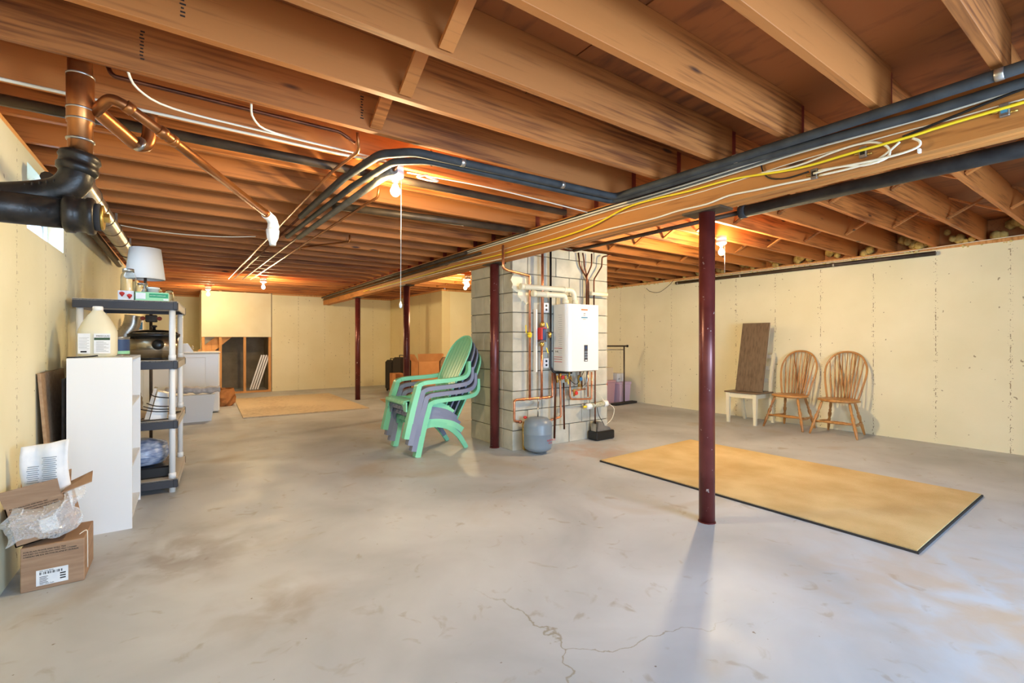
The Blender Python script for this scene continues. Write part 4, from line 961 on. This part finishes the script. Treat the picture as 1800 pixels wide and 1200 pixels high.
# stored things at left wall: far shelf with detergent
t = thing('wall_shelf', 'small wooden wall shelf in the far laundry corner', 'shelf', (-.6, 8.4, 1.3))
B(-.72, -.45, 8.0, 8.9, 1.30, 1.325).build('board', W_STUD, t); B(-.72, -.48, 8.1, 8.13, 1.12, 1.30).build('bracket', W_STUD, t)
t = thing('detergent_box', 'white and blue detergent carton on the small wall shelf', 'box', (-.55, 8.2, 1.325))
B(-.66, -.49, 8.1, 8.3, 1.325, 1.53, bev=.004).build('carton', M['white'], t); B(-.66, -.49, 8.098, 8.1, 1.36, 1.46).build('blue_label', M['blue'], t)

# tile boxes
def tbox(name, label, x0, x1, y0, y1, z0, z1, m_=M['card']):
    t = thing(name, label, 'box', ((x0+x1)/2, (y0+y1)/2, z0)); B(x0, x1, y0, y1, z0, z1, bev=.003).build('carton', m_, t); return t
t = tbox('tile_box', 'closed brown tile carton on the floor at lower left', -.655, -.425, 3.19, 3.47, 0, .215)
TL = ['PORCELAIN FLOOR AND WALL TILE', 'AZULEJO DE PORCELANA PARA PISO Y PARED', 'CARREAU DE SOL EN PORCELAINE ET MURAUX']
for k, s_ in enumerate(TL): text(s_, .0092, (-.645, 3.1895, .190-.0115*k), PI/2, 0, M['ink'], t)
B(-.60, -.485, 3.1885, 3.1898, .02, .095).build('address_label', M['paper'], t)
lb = MB()
for k in range(26): 
    x_ = -.588+k*.0032
    if k % 5 != 3: lb.box(x_, x_+.0014+.0012*(k % 3 == 0), 3.1880, 3.1886, .072, .084)
for k in range(5): lb.box(-.588, -.588+.03-.005*(k % 2), 3.1880, 3.1886, .032+k*.007, .0345+k*.007)
for k in range(3): lb.box(-.515, -.494, 3.1880, 3.1886, .036+k*.012, .042+k*.012)
lb.build('label_print', M['ink'], t, kind='stuff')
text('MPG 12x24 BEIGE', .0065, (-.588, 3.1880, .087), PI/2, 0, M['ink'], t); text('GREY LION 12x24', .0065, (-.588, 3.1880, .024), PI/2, 0, M['ink'], t)
t2 = thing('open_tile_box', 'open brown tile carton tilted on top of the closed one', 'box', (-.56, 3.32, .215))
th_ = math.radians(11)
def rot(p, c=(-.655, 3.32, .235)):
    x, y, z = p[0]-c[0], p[1]-c[1], p[2]-c[2]
    return (c[0]+x*math.cos(th_)-z*math.sin(th_), c[1]+y, c[2]+x*math.sin(th_)+z*math.cos(th_))
def pl(outline, t_, nm, par, m_=M['card']):
    v = [rot(p) for p in outline]; q = Vector(rot(Vector(outline[0])+Vector(t_)))-Vector(v[0])
    return MB().plate(v, q).build(nm, m_, par)
X0, X1, Y0, Y1, Z0, Z1 = -.675, -.475, 3.20, 3.45, .225, .42
pl([(X0, Y0, Z0), (X1, Y0, Z0), (X1, Y0, Z1), (X0, Y0, Z1)], (0, .005, 0), 'front_panel', t2)
pl([(X0, Y1, Z0), (X1, Y1, Z0), (X1, Y1, Z1), (X0, Y1, Z1)], (0, .005, 0), 'rear_panel', t2)
pl([(X0, Y0, Z0), (X0, Y1, Z0), (X0, Y1, Z1), (X0, Y0, Z1)], (.005, 0, 0), 'side_panel', t2)
pl([(X1, Y0, Z0), (X1, Y1, Z0), (X1, Y1, Z1), (X1, Y0, Z1)], (.005, 0, 0), 'side_panel', t2)
pl([(X0, Y0, Z0), (X1, Y0, Z0), (X1, Y1, Z0), (X0, Y1, Z0)], (0, 0, .005), 'bottom_panel', t2)
pl([(X0, Y0, Z1), (X1, Y0, Z1), (X1+.005, Y0-.015, Z1+.085), (X0-.005, Y0-.015, Z1+.085)], (0, .004, 0), 'front_flap', t2)
pl([(X1, Y0+.01, Z1), (X1, Y1, Z1), (X1+.10, Y1-.03, Z1+.03), (X1+.115, Y0+.04, Z1+.01)], (0, 0, .004), 'side_flap', t2)
pl([(X0, Y1, Z1), (X1, Y1, Z1), (X1, Y1+.08, Z1+.05), (X0, Y1+.08, Z1+.05)], (0, 0, .004), 'rear_flap', t2)
for k, s_ in enumerate(TL):
    p = rot((X0+.015, Y0-.001, Z1-.012-.012*k)); text(s_, .0082, (p[0], 3.1985, p[2]), PI/2, 0, M['ink'], t2, ry=-th_)
pl([(X0+.10, Y0-.0012, Z0+.03), (X0+.165, Y0-.0012, Z0+.03), (X0+.165, Y0-.0012, Z0+.10), (X0+.10, Y0-.0012, Z0+.10)], (0, .001, 0), 'address_label', t2, M['paper'])
# bubble wrap
t3 = thing('bubble_wrap', 'crumpled clear bubble wrap draped over the open tile carton', 'bubble wrap', (-.58, 3.18, .28))
mw = MB(); rng = random.Random(5); nu, nv = 26, 18
for i in range(nu+1):
    for j in range(nv+1):
        u, v = i/nu, j/nv
        edge = .02*math.sin(9*v)+.015*math.sin(23*u)
        x = -.70+.27*u+edge*(.5 if v < .5 else 1); z = .235+.17*v+.05*u+.02*math.sin(7*u+2*v)
        y = 3.165-.04*math.sin(PI*v)*math.sin(PI*min(1, u*1.1))+rng.uniform(-.006, .006)+(.12*max(0, v-.85)/.15*.6)
        mw.v.append(Vector((x, y, z)))
for i in range(nu):
    for j in range(nv): a = i*(nv+1)+j; mw.f.append([a, a+nv+1, a+nv+2, a+1]); mw.mi.append(0); mw.sm.append(False)
mw.build('film', M['wrap'], t3)
bb = MB()
for i in range(1, nu):
    for j in range(1, nv):
        p = mw.v[i*(nv+1)+j]; bb.lathe([(.004, 0), (.0035, .0018), (.0015, .003)], p, (0, -1, 0), n=5, cap=False)
bb.build('bubbles', M['wrap'], t3, kind='stuff')
# paper sack in the box
t4 = thing('paper_sack', 'white printed paper sack sticking up out of the open carton', 'sack', (-.58, 3.34, .24))
ms = MB(); nu = 12; nv = 10
for s_ in (0, 1):
    for i in range(nu+1):
        for j in range(nv+1):
            u, v = i/nu, j/nv
            ms.v.append(Vector((-.672+.175*u+.01*math.sin(6*v), 3.31+s_*(.05*math.sin(PI*u)*(1-.8*v)+.012)+.008*math.sin(11*u+5*v), .25+.435*v+(.020*u*u if v > .9 else 0))))
K = (nu+1)*(nv+1)
for s_ in (0, 1):
    for i in range(nu):
        for j in range(nv): a = s_*K+i*(nv+1)+j; ms.f.append([a, a+nv+1, a+nv+2, a+1]); ms.mi.append(0); ms.sm.append(True)
for i in range(nu):
    for j in (0, nv): a = i*(nv+1)+j; ms.f.append([a, a+nv+1, a+nv+1+K, a+K]); ms.mi.append(0); ms.sm.append(False)
for j in range(nv):
    for i in (0, nu): a = i*(nv+1)+j; ms.f.append([a, a+1, a+1+K, a+K]); ms.mi.append(0); ms.sm.append(False)
ms.build('sack', M['paper'], t4)
sp_ = MB()
for k in range(13):
    z_ = .50+k*.010
    for (xa, xb) in ((-.655, -.61), (-.60, -.545)):
        if k < 9 or xa > -.62: sp_.box(xa+.002*(k % 3), xb-.004*(k % 2), 3.2985, 3.2992, z_, z_+.0035)
sp_.build('small_print', M['gtank'], t4, kind='stuff')
tag(MB().tube(smooth_path([(-.445, 3.20, .235), (-.42, 3.215, .245), (-.417, 3.22, .20), (-.417, 3.225, .05)], 5), .0022, n=5).build('string', M['string']), 'white string hanging down the side of the tile cartons', 'string')

# luggage and cartons near the far wall
t = thing('suitcase', 'black soft suitcase standing leftmost by the inner wall', 'suitcase', (3.98, 10.6, 0))
B(3.90, 4.07, 10.45, 10.95, .03, .74, bev=.05).build('shell', M['fabric'], t)
MB().tube(bend([(3.985, 10.55, .74), (3.985, 10.55, .78), (3.985, 10.78, .78), (3.985, 10.78, .74)], .02), .01, n=6).build('handle', M['black'], t)
for y in (10.5, 10.9): MB().lathe([(.025, -.01), (.025, .01)], (3.95, y, .026), (0, 1, 0), n=10).build('wheel', M['black'], t)
t = thing('suitcase', 'larger brown-black suitcase behind the third steel post', 'suitcase', (4.1, 10.1, 0))
B(3.88, 4.14, 9.85, 10.38, .02, .82, bev=.04).build('shell', mat('dark_brown_fabric', (46, 38, 34), .85), t)
MB().tube(bend([(4.0, 10.0, .82), (4.0, 10.0, .87), (4.0, 10.25, .87), (4.0, 10.25, .82)], .02), .01, n=6).build('handle', M['black'], t)
t = thing('open_carton', 'tall open orange-brown cardboard carton with spread flaps', 'box', (4.05, 8.9, 0))
c0 = MB()
for a in ((3.80, 4.26, 8.72, 8.726), (3.80, 4.26, 9.09, 9.096), (3.80, 3.806, 8.72, 9.096), (4.254, 4.26, 8.72, 9.096)): c0.box(a[0], a[1], a[2], a[3], 0, .78)
c0.box(3.80, 4.26, 8.72, 9.09, 0, .01); c0.build('carton', M['card2'], t)
MB().plate([(3.80, 8.72, .78), (4.26, 8.72, .78), (4.32, 8.66, .94), (3.76, 8.66, .94)], (0, .005, 0)).build('flap', M['card2'], t)
MB().plate([(3.80, 8.72, .78), (3.80, 9.09, .78), (3.70, 9.12, .93), (3.70, 8.70, .93)], (.005, 0, 0)).build('flap', M['card2'], t)
MB().plate([(4.26, 8.72, .78), (4.26, 9.09, .78), (4.36, 9.12, .92), (4.36, 8.70, .92)], (-.005, 0, 0)).build('flap', M['card2'], t)
tag(B(4.32, 4.50, 8.80, 9.14, 0, .86, bev=.004).build('flat_carton', M['card']), 'flattened brown carton leaning by the inner wall corner', 'box')
tag(B(3.62, 3.84, 9.5, 9.85, 0, .50, bev=.006).build('small_carton', M['card2']), 'small brown carton in front of the larger suitcase', 'box')

# garment rack and bins beyond the chimney
t = thing('garment_rack', 'dark metal garment rack end standing on a black base', 'rack', (6.9, 6.15, 0))
MB().tube([(6.91, 6.15, .03), (6.91, 6.15, 1.10)], .014, n=10).build('upright', M['darkpipe'], t)
MB().tube([(6.93, 6.10, 1.10), (6.4, 6.45, 1.10)], .016, n=10).build('top_bar', M['darkpipe'], t); MB().tube([(6.91, 6.15, 1.03), (6.45, 6.42, 1.03)], .009, n=8).build('lower_bar', M['galv'], t)
MB().lathe([(.022, 0), (.024, .01), (.022, .035)], (6.925, 6.105, 1.10), (.8, -.6, 0), n=12).build('end_cap', M['iron'], t)
MB().bar([(6.5, 6.05, .02), (7.15, 6.1, .02)], .12, .035, side=(0, 1, 0)).build('base_foot', M['rubber'], t)
def bin_(label, x0, x1, y0, y1, z0, h, m_):
    t = thing('storage_bin', label, 'storage bin', ((x0+x1)/2, (y0+y1)/2, z0), 'plastic storage bins by the right wall')
    MB().hexa([(x0+.02, y0+.02, z0), (x1-.02, y0+.02, z0), (x1-.02, y1-.02, z0), (x0+.02, y1-.02, z0), (x0, y0, z0+h-.05), (x1, y0, z0+h-.05), (x1, y1, z0+h-.05), (x0, y1, z0+h-.05)]).build('tub', m_, t)
    B(x0-.012, x1+.012, y0-.012, y1+.012, z0+h-.05, z0+h, bev=.008).build('lid', m_, t)
    return t
bin_('lilac plastic bin nearest the garment rack upright', 6.86, 7.18, 6.22, 6.75, 0, .40, M['lilac'])
b2 = bin_('pink-lilac plastic bin with orange sticker beside the chimney edge', 6.45, 6.83, 6.30, 6.75, 0, .44, mat('pink_plastic', (206, 164, 170), .45))
B(6.50, 6.60, 6.286, 6.289, .34, .41).build('sticker', M['orange'], b2)
t = thing('file_box', 'white cardboard file box on the lilac bins', 'box', (6.7, 6.5, .44)); B(6.50, 6.84, 6.36, 6.72, .44, .68, bev=.004).build('carton', mat('pale_carton', (236, 214, 178), .8), t)
B(6.52, 6.62, 6.358, 6.36, .60, .64).build('dark_label', M['ink'], t)
t = thing('white_box', 'small white carton on the lilac bin by the wall', 'box', (7.0, 6.45, .40)); B(6.90, 7.10, 6.32, 6.60, .40, .56, bev=.004).build('carton', M['paper'], t)
text('HP', .04, (6.93, 6.318, .44), PI/2, 0, M['ink'], t)
#---PLUMBING ON THE CHIMNEY---
FY = CY0
t = thing('water_heater', 'white wall-hung tankless water heater on the block chimney', 'water heater', (3.72, 4.1, .86))
hx0, hx1, hy0, hy1, hz0, hz1 = 3.50, 3.985, 3.93, 4.185, .865, 1.625
prof = []
rr = .07
for cx2, cy2, a0 in ((hx1-.02, hy0+.02, -90), (hx1-.02, hy1-.001, 0), (hx0+.001, hy1-.001, 90), (hx0+rr, hy0+rr, 180)):
    r_ = {-90: .02, 0: .001, 90: .001, 180: rr}[a0]
    for k in range(7): a = math.radians(a0+15*k); prof.append((cx2+r_*math.cos(a), cy2+r_*math.sin(a)))
mh = MB(); mh.plate([(x, y, hz0) for x, y in prof], (0, 0, hz1-hz0)); mh.build('casing', M['wmetal'], t)
B(3.70, 3.80, hy0-.001, hy0+.001, 1.556, 1.572).build('orange_stripe', M['orange'], t); B(3.70, 3.80, hy0-.001, hy0+.001, 1.468, 1.482).build('blue_stripe', M['blue'], t)
text('tankless', .016, (3.75, hy0-.001, 1.452), PI/2, 0, M['gtank'], t, align='CENTER'); text('GAS', .018, (3.75, hy0-.001, 1.515), PI/2, 0, M['ink'], t, align='CENTER')
text('heater', .013, (3.75, hy0-.001, 1.497), PI/2, 0, M['redp'], t, align='CENTER')
pnl = B(3.745, 3.80, hy0-.004, hy0+.002, .97, 1.16, bev=.002).build('control_panel', M['char'], t)
for z_ in (1.00, 1.03, 1.06): 
    for x_ in (3.752, 3.776): B(x_, x_+.018, hy0-.006, hy0-.003, z_+.01, z_+.03).build('button', M['gtank'], pnl)
B(3.755, 3.79, hy0-.006, hy0-.003, .978, .99).build('button', M['white'], pnl)
B(3.757, 3.788, hy0-.006, hy0-.003, 1.115, 1.145).build('display', M['navy'], pnl)
sd = MB()
for k in range(22):
    z_ = 1.50-k*.024; sd.box(hx0-.0012, hx0+.001, 4.03, 4.10-.01*(k % 3), z_, z_+.003)
sd.build('side_print', M['gtank'], t, kind='stuff')
for z_ in (1.12, 1.02, .995, .965): B(hx0-.0012, hx0+.001, 4.03, 4.17, z_, z_+.006).build('red_line', M['redp'], t)
text('0-4S', .03, (hx0-.001, 4.15, 1.075), PI/2, -PI/2, M['ink'], t)
mb = MB(); mb.box(3.52, 3.97, 3.95, 4.18, .855, .866); mb.build('bottom_plate', M['galv'], t)
# vents
def vent(label, pts, coll):
    t = thing('vent_pipe', label, 'vent pipe', pts[0]); MB().tube(bend(pts, .07, 8), .030, n=16).build('tube', M['pvc'], t)
    for q, d in coll: MB().lathe([(.031, -.02), (.036, -.018), (.036, .018), (.031, .02)], q, d, n=16).build('collar', M['pvc'], t)
vent('cream plastic vent pipe reaching back to the chimney flue', [(2.98, 4.12, 1.80), (3.74, 4.10, 1.80), (3.74, 4.08, 1.63)], (((3.0, 4.12, 1.80), (1, 0, 0)), ((3.60, 4.105, 1.80), (1, 0, 0)), ((3.74, 4.08, 1.66), (0, 0, 1))))
vent('cream plastic vent pipe with open mouth below the longer one', [(3.10, 4.05, 1.725), (3.56, 4.05, 1.725), (3.56, 4.04, 1.63)], (((3.11, 4.05, 1.725), (1, 0, 0)), ((3.28, 4.05, 1.725), (1, 0, 0)), ((3.56, 4.04, 1.655), (0, 0, 1))))
pipe('capped_stub', [(4.05, 4.14, 1.785), (4.33, 4.14, 1.785)], .026, M['pvc'], 'short cream foam-covered stub right of the vent pipes', rnd=0, n=14)
YP = 4.15
pipe('copper_pipe', [(2.72, 4.07, 2.21), (2.72, 4.07, 1.97), (2.78, 4.08, 1.955), (3.13, YP, 1.93), (3.13, YP, .58)], .0135, M['copper'], 'bright copper pipe stepping down from the beam to the chimney left', rnd=.025, n=12)
pipe('copper_pipe', [(3.285, YP-.03, 2.25), (3.285, YP-.03, 1.36)], .016, M['copper'], 'bright copper pipe dropping into the circulator pump', rnd=0, n=12)
pipe('copper_pipe', [(3.275, YP-.03, 1.18), (3.275, YP-.03, .58)], .014, M['copper'], 'bright copper pipe leaving the circulator pump downward', rnd=0, n=12)
pipe('black_pipe', [(3.43, YP, 2.25), (3.43, YP, .90), (3.45, YP-.03, .845), (3.70, YP-.06, .835)], .013, M['black'], 'black gas pipe running down left of the water heater', rnd=.03, n=10)
tag(B(3.205, 3.225, YP-.015, YP+.03, .86, 1.56).build('back_strip', M['white']), 'white vertical strip board behind the circulator pump pipes', 'strip')
# circulator
t = thing('circulator_pump', 'navy and red circulator pump on the copper riser', 'pump', (3.28, 4.1, 1.2))
q = YP-.03
MB().lathe([(.02, 0), (.028, .01), (.028, .04), (.02, .06)], (3.285, q, 1.36), n=14).build('union', M['brass'], t)
MB().lathe([(.05, 0), (.05, .012)], (3.285, q, 1.345), n=6, smooth=False).build('flange', M['redp'], t)
MB().lathe([(.042, 0), (.046, .01), (.046, .12), (.042, .13)], (3.285, q, 1.215), n=20).build('pump_body', M['navy'], t)
B(3.238, 3.262, q-.04, q+.03, 1.22, 1.35, bev=.004).build('red_housing', M['redp'], t)
MB().lathe([(.05, 0), (.05, .012)], (3.28, q, 1.20), n=6, smooth=False).build('flange', M['darkcopper'], t)
MB().lathe([(.02, 0), (.026, .01), (.026, .035), (.018, .05)], (3.28, q, 1.145), n=14).build('union', M['brass'], t)
MB().lathe([(.034, 0), (.038, .012), (.028, .035)], (3.36, q-.01, 1.275), (1, -.7, 0), n=16).build('brass_cap', M['brass'], t)
for z_ in (1.40, 1.12): MB().bar([(3.325, q-.025, z_+.01), (3.335, q-.04, z_-.05)], .012, .004, side=(1, 0, 0)).build('lever', M['yellow'], t)
t = thing('ball_valve', 'yellow ball valve on the left copper riser', 'valve', (3.13, 4.12, 1.27))
MB().lathe([(.015, 0), (.022, .01), (.026, .03), (.022, .05), (.015, .06)], (3.13, YP, 1.245), n=14).build('body', M['yellow'], t)
MB().bar([(3.13, YP-.03, 1.275), (3.05, YP-.04, 1.30), (3.045, YP-.04, 1.38)], .012, .006, side=(0, 1, 0)).build('lever', M['yellow'], t)
for (z_, lab) in ((1.53, 'small white electrical box beside the upper vent pipes'), (.90, 'small grey electrical box left of the heater bottom')):
    t = thing('outlet_box', lab, 'outlet', (3.36, 4.17, z_)); B(3.325, 3.40, 4.145, 4.20, z_, z_+.11, bev=.004).build('case', M['white'], t)
    for k in (0, 1): B(3.35, 3.375, 4.141, 4.146, z_+.02+k*.045, z_+.045+k*.045).build('socket', M['char'], t)
# manifold pipes
pipe('copper_manifold', [(3.44, YP-.02, .84), (3.44, YP-.02, .565), (2.94, YP, .565), (2.905, YP-.02, .555), (2.905, YP-.02, .34), (3.0, YP-.02, .325)], .0135, M['copper'], 'copper manifold loop at the lower left of the chimney', rnd=.03, n=12,
     couplings=(((3.13, YP-.005, .565), (1, 0, 0)), ((3.275, YP-.01, .565), (1, 0, 0)), ((3.36, YP-.015, .565), (1, 0, 0)), ((3.05, YP, .565), (1, 0, 0)), ((2.985, YP-.02, .326), (1, 0, 0))))
pipe('copper_pipe', [(3.44, YP-.06, .84), (3.45, YP-.06, .70), (3.435, YP-.06, .10)], .0125, M['darkcopper'], 'copper relief pipe ending near the floor right of the grey tank', rnd=.02)
pipe('copper_pipe', [(3.53, YP-.03, .84), (3.55, YP-.03, .70), (3.56, YP-.03, .33), (3.38, YP-.03, .30)], .012, M['copper'], 'copper pipe turning left behind the grey tank', rnd=.03)
pipe('copper_pipe', [(3.60, YP-.03, .72), (3.61, YP-.03, .18)], .011, M['darkcopper'], 'short dark copper drop pipe right of the tank', rnd=0)
pipe('copper_pipe', [(3.70, YP-.03, .80), (3.70, YP-.03, .55), (3.72, YP-.03, .52), (4.05, YP-.03, .50), (4.05, YP-.03, .83)], .010, M['copper'], 'copper pipe making a square loop below the heater', rnd=.025)
pipe('copper_pipe', [(3.99, YP-.03, .84), (3.99, YP-.03, .53)], .009, M['copper'], 'thin copper pipe just inside the square loop', rnd=0)
pipe('copper_pipe', [(4.09, YP-.05, .855), (4.09, YP-.05, .12)], .0085, M['darkcopper'], 'thin dark copper pipe dropping to the condensate pump', rnd=0)
pipe('copper_pipe', [(3.86, YP-.03, .855), (3.86, YP-.03, .78), (3.89, YP-.03, .76), (3.89, YP-.03, .62)], .009, M['darkcopper'], 'thin copper pipe under the heater middle', rnd=.02)
for (pts, lab) in (([(3.93, YP, 2.27), (3.95, YP, 2.20), (3.955, YP, 2.12), (4.0, YP, 2.0), (4.0, YP, 1.62)], 'dark copper pipe rising from behind the heater top, left one'),
                   ([(4.06, YP-.02, 2.27), (4.06, YP-.02, 2.13), (3.975, YP-.02, 1.98), (3.975, YP-.02, 1.62)], 'dark copper pipe with a bend above the heater, middle one'),
                   ([(4.32, YP-.1, 2.27), (4.24, YP-.02, 2.25), (4.235, YP-.02, 2.13), (4.10, YP-.02, 1.96), (4.10, YP-.02, 1.62)], 'dark copper pipe with a bend above the heater, right one'),
                   ([(3.88, YP+.02, 2.27), (3.90, YP+.02, 2.12), (4.05, YP+.02, 1.93), (4.05, YP+.02, 1.62)], 'dark copper pipe crossing the others above the heater')):
    pipe('copper_pipe', pts, .0095, M['darkcopper'], lab, rnd=.03)
# valves and fittings cluster under the heater, each its own fitting
rng = random.Random(11)
VAL = [((3.53, YP-.06, .79), 'redp'), ((3.60, YP-.07, .77), 'yellow'), ((3.66, YP-.06, .80), 'brass'), ((3.72, YP-.08, .60), 'redp'), ((3.80, YP-.07, .76), 'blue'), ((3.82, YP-.05, .70), 'brass'), ((3.47, YP-.07, .77), 'brass')]
VL = ['brass valve with red handle, left end under the heater', 'yellow handled valve under the heater', 'plain brass fitting under the heater middle', 'round red valve handle low under the heater', 'blue handled valve under the heater right half', 'small brass drain fitting under the blue valve', 'brass union beside the black gas pipe end']
for (p, c), lb_ in zip(VAL, VL):
    t = thing('service_valve', lb_, 'valve', p)
    MB().lathe([(.008, -.04), (.013, -.035), (.013, -.01), (.017, 0), (.013, .012), (.013, .04), (.008, .045)], p, (0, 0, 1), n=10).build('body', M['brass'], t)
    MB().lathe([(.008, 0), (.008, .03)], p, (0, -1, 0), n=8).build('stem', M['galv'], t)
    if c in ('redp', 'blue'): MB().lathe([(.022, 0), (.025, .005), (.022, .014)], (p[0], p[1]-.03, p[2]), (0, -1, 0), n=12).build('handle', M[c], t)
    else: MB().bar([(p[0], p[1]-.03, p[2]), (p[0]+.012, p[1]-.033, p[2]-.06)], .012, .004, side=(1, 0, 0)).build('handle', M[c], t)
cable([(3.62, YP-.05, .84), (3.68, YP-.07, .74), (3.76, YP-.08, .70), (3.84, YP-.07, .78), (3.90, YP-.05, .84)], .004, M['bcable'], 'thin black wire looping under the heater')
pipe('braided_hose', [(3.95, YP-.06, .84), (3.94, YP-.06, .70), (3.86, YP-.06, .64)], .011, M['galv'], 'braided silver hose curving under the heater right end', rnd=.06)
pipe('copper_branch', [(3.72, YP-.05, .62), (3.93, YP-.05, .63)], .009, M['copper'], 'short horizontal copper branch by the round red handle', rnd=0)
# expansion tank
t = thing('expansion_tank', 'grey steel expansion tank standing on the floor before the chimney', 'tank', (3.12, 4.0, 0))
tx_, ty_ = 3.12, 3.99
MB().lathe([(.05, .02), (.10, .025), (.142, .05), (.155, .085), (.155, .205), (.158, .21), (.158, .222), (.155, .227), (.155, .30), (.142, .345), (.10, .378), (.05, .388), (.01, .39)], (tx_, ty_, 0), n=36).build('shell', M['gtank'], t)
MB().lathe([(.045, 0), (.05, .024)], (tx_, ty_, 0), n=16).build('foot', M['galv'], t)
MB().tube(bend([(tx_, ty_, .388), (tx_, ty_, .48), (3.22, 4.11, .52), (3.22, 4.11, .57)], .03), .008, n=8).build('riser', M['galv'], t)
text('FLEXTROL', .028, (tx_+.0, ty_-.1575, .145), PI/2, math.radians(8), M['redp'], t)
text('HFE 30', .018, (tx_+.02, ty_-.158, .12), PI/2, math.radians(8), M['redp'], t)
pipe('brass_drop', [(3.03, YP-.02, .325), (3.03, YP-.02, .02), (3.10, YP-.02, .02)], .012, M['brass'], 'brass coloured pipe dropping behind the grey tank', rnd=.02, couplings=(((3.03, YP-.02, .24), (0, 0, 1)), ((3.03, YP-.02, .28), (0, 0, 1))))
tag(MB().lathe([(.012, 0), (.022, .01), (.022, .02), (.012, .03)], (3.03, YP-.05, .36), (0, 0, 1), n=12).build('drain_cock', M['redp']), 'small red drain cock above the brass pipe', 'valve')
# neutralizer cartridge and condensate pump
t = thing('neutralizer', 'white capped clear neutralizer cartridge mounted low on the chimney', 'filter', (4.15, 4.13, .42))
MB().lathe([(.030, 0), (.030, .24)], (4.03, 4.12, .415), (1, -.02, .05), n=18).build('cartridge', mat('pebble_filter', (150, 150, 128), .5, c2=(206, 204, 180), scale=40), t)
MB().lathe([(.02, -.02), (.036, -.01), (.038, .05), (.032, .055)], (3.98, 4.12, .413), (1, -.02, .05), n=18).build('end_cap', M['white'], t)
MB().lathe([(.032, 0), (.038, .005), (.038, .055), (.022, .065)], (4.25, 4.115, .426), (1, -.02, .05), n=18).build('end_cap', M['white'], t)
MB().lathe([(.008, -.05), (.014, -.04), (.014, 0)], (3.965, 4.12, .412), (1, 0, 0), n=10).build('yellow_fitting', M['yellow'], t)
t = thing('condensate_pump', 'condensate pump with grey motor on a black tray by the chimney base', 'pump', (4.22, 4.12, 0))
B(4.04, 4.35, 4.02, 4.18, .005, .11, bev=.012).build('tank_tray', M['black'], t)
MB().plate([(4.08, 4.05, .11), (4.32, 4.05, .11), (4.28, 4.05, .15), (4.20, 4.05, .17), (4.16, 4.05, .22), (4.10, 4.05, .22)], (0, .10, 0)).build('motor_cover', M['gfoam'], t)
for x_ in (4.06, 4.075): B(x_, x_+.006, 4.06, 4.14, .11, .20).build('fin', M['galv'], t)
cable([(4.12, 4.10, .40), (4.14, 4.09, .30), (4.20, 4.09, .22), (4.24, 4.09, .16)], .004, M['bcable'], 'black tube between the cartridge and the condensate pump', nm='drain_tube')
cable([(4.33, 4.10, .42), (4.38, 4.06, .36), (4.34, 4.06, .24), (4.25, 4.08, .17)], .004, M['cable'], 'clear tube bowing out right of the condensate pump', nm='drain_tube')
cable([(4.10, 4.14, .60), (4.18, 4.13, .56), (4.28, 4.12, .44)], .003, M['cable'], 'thin clear tube above the cartridge', nm='drain_tube')
cable([(4.03, 4.14, .52), (4.04, 4.14, .36), (4.02, 4.12, .12)], .003, M['bcable'], 'black power wire down to the condensate pump', nm='power_cord')
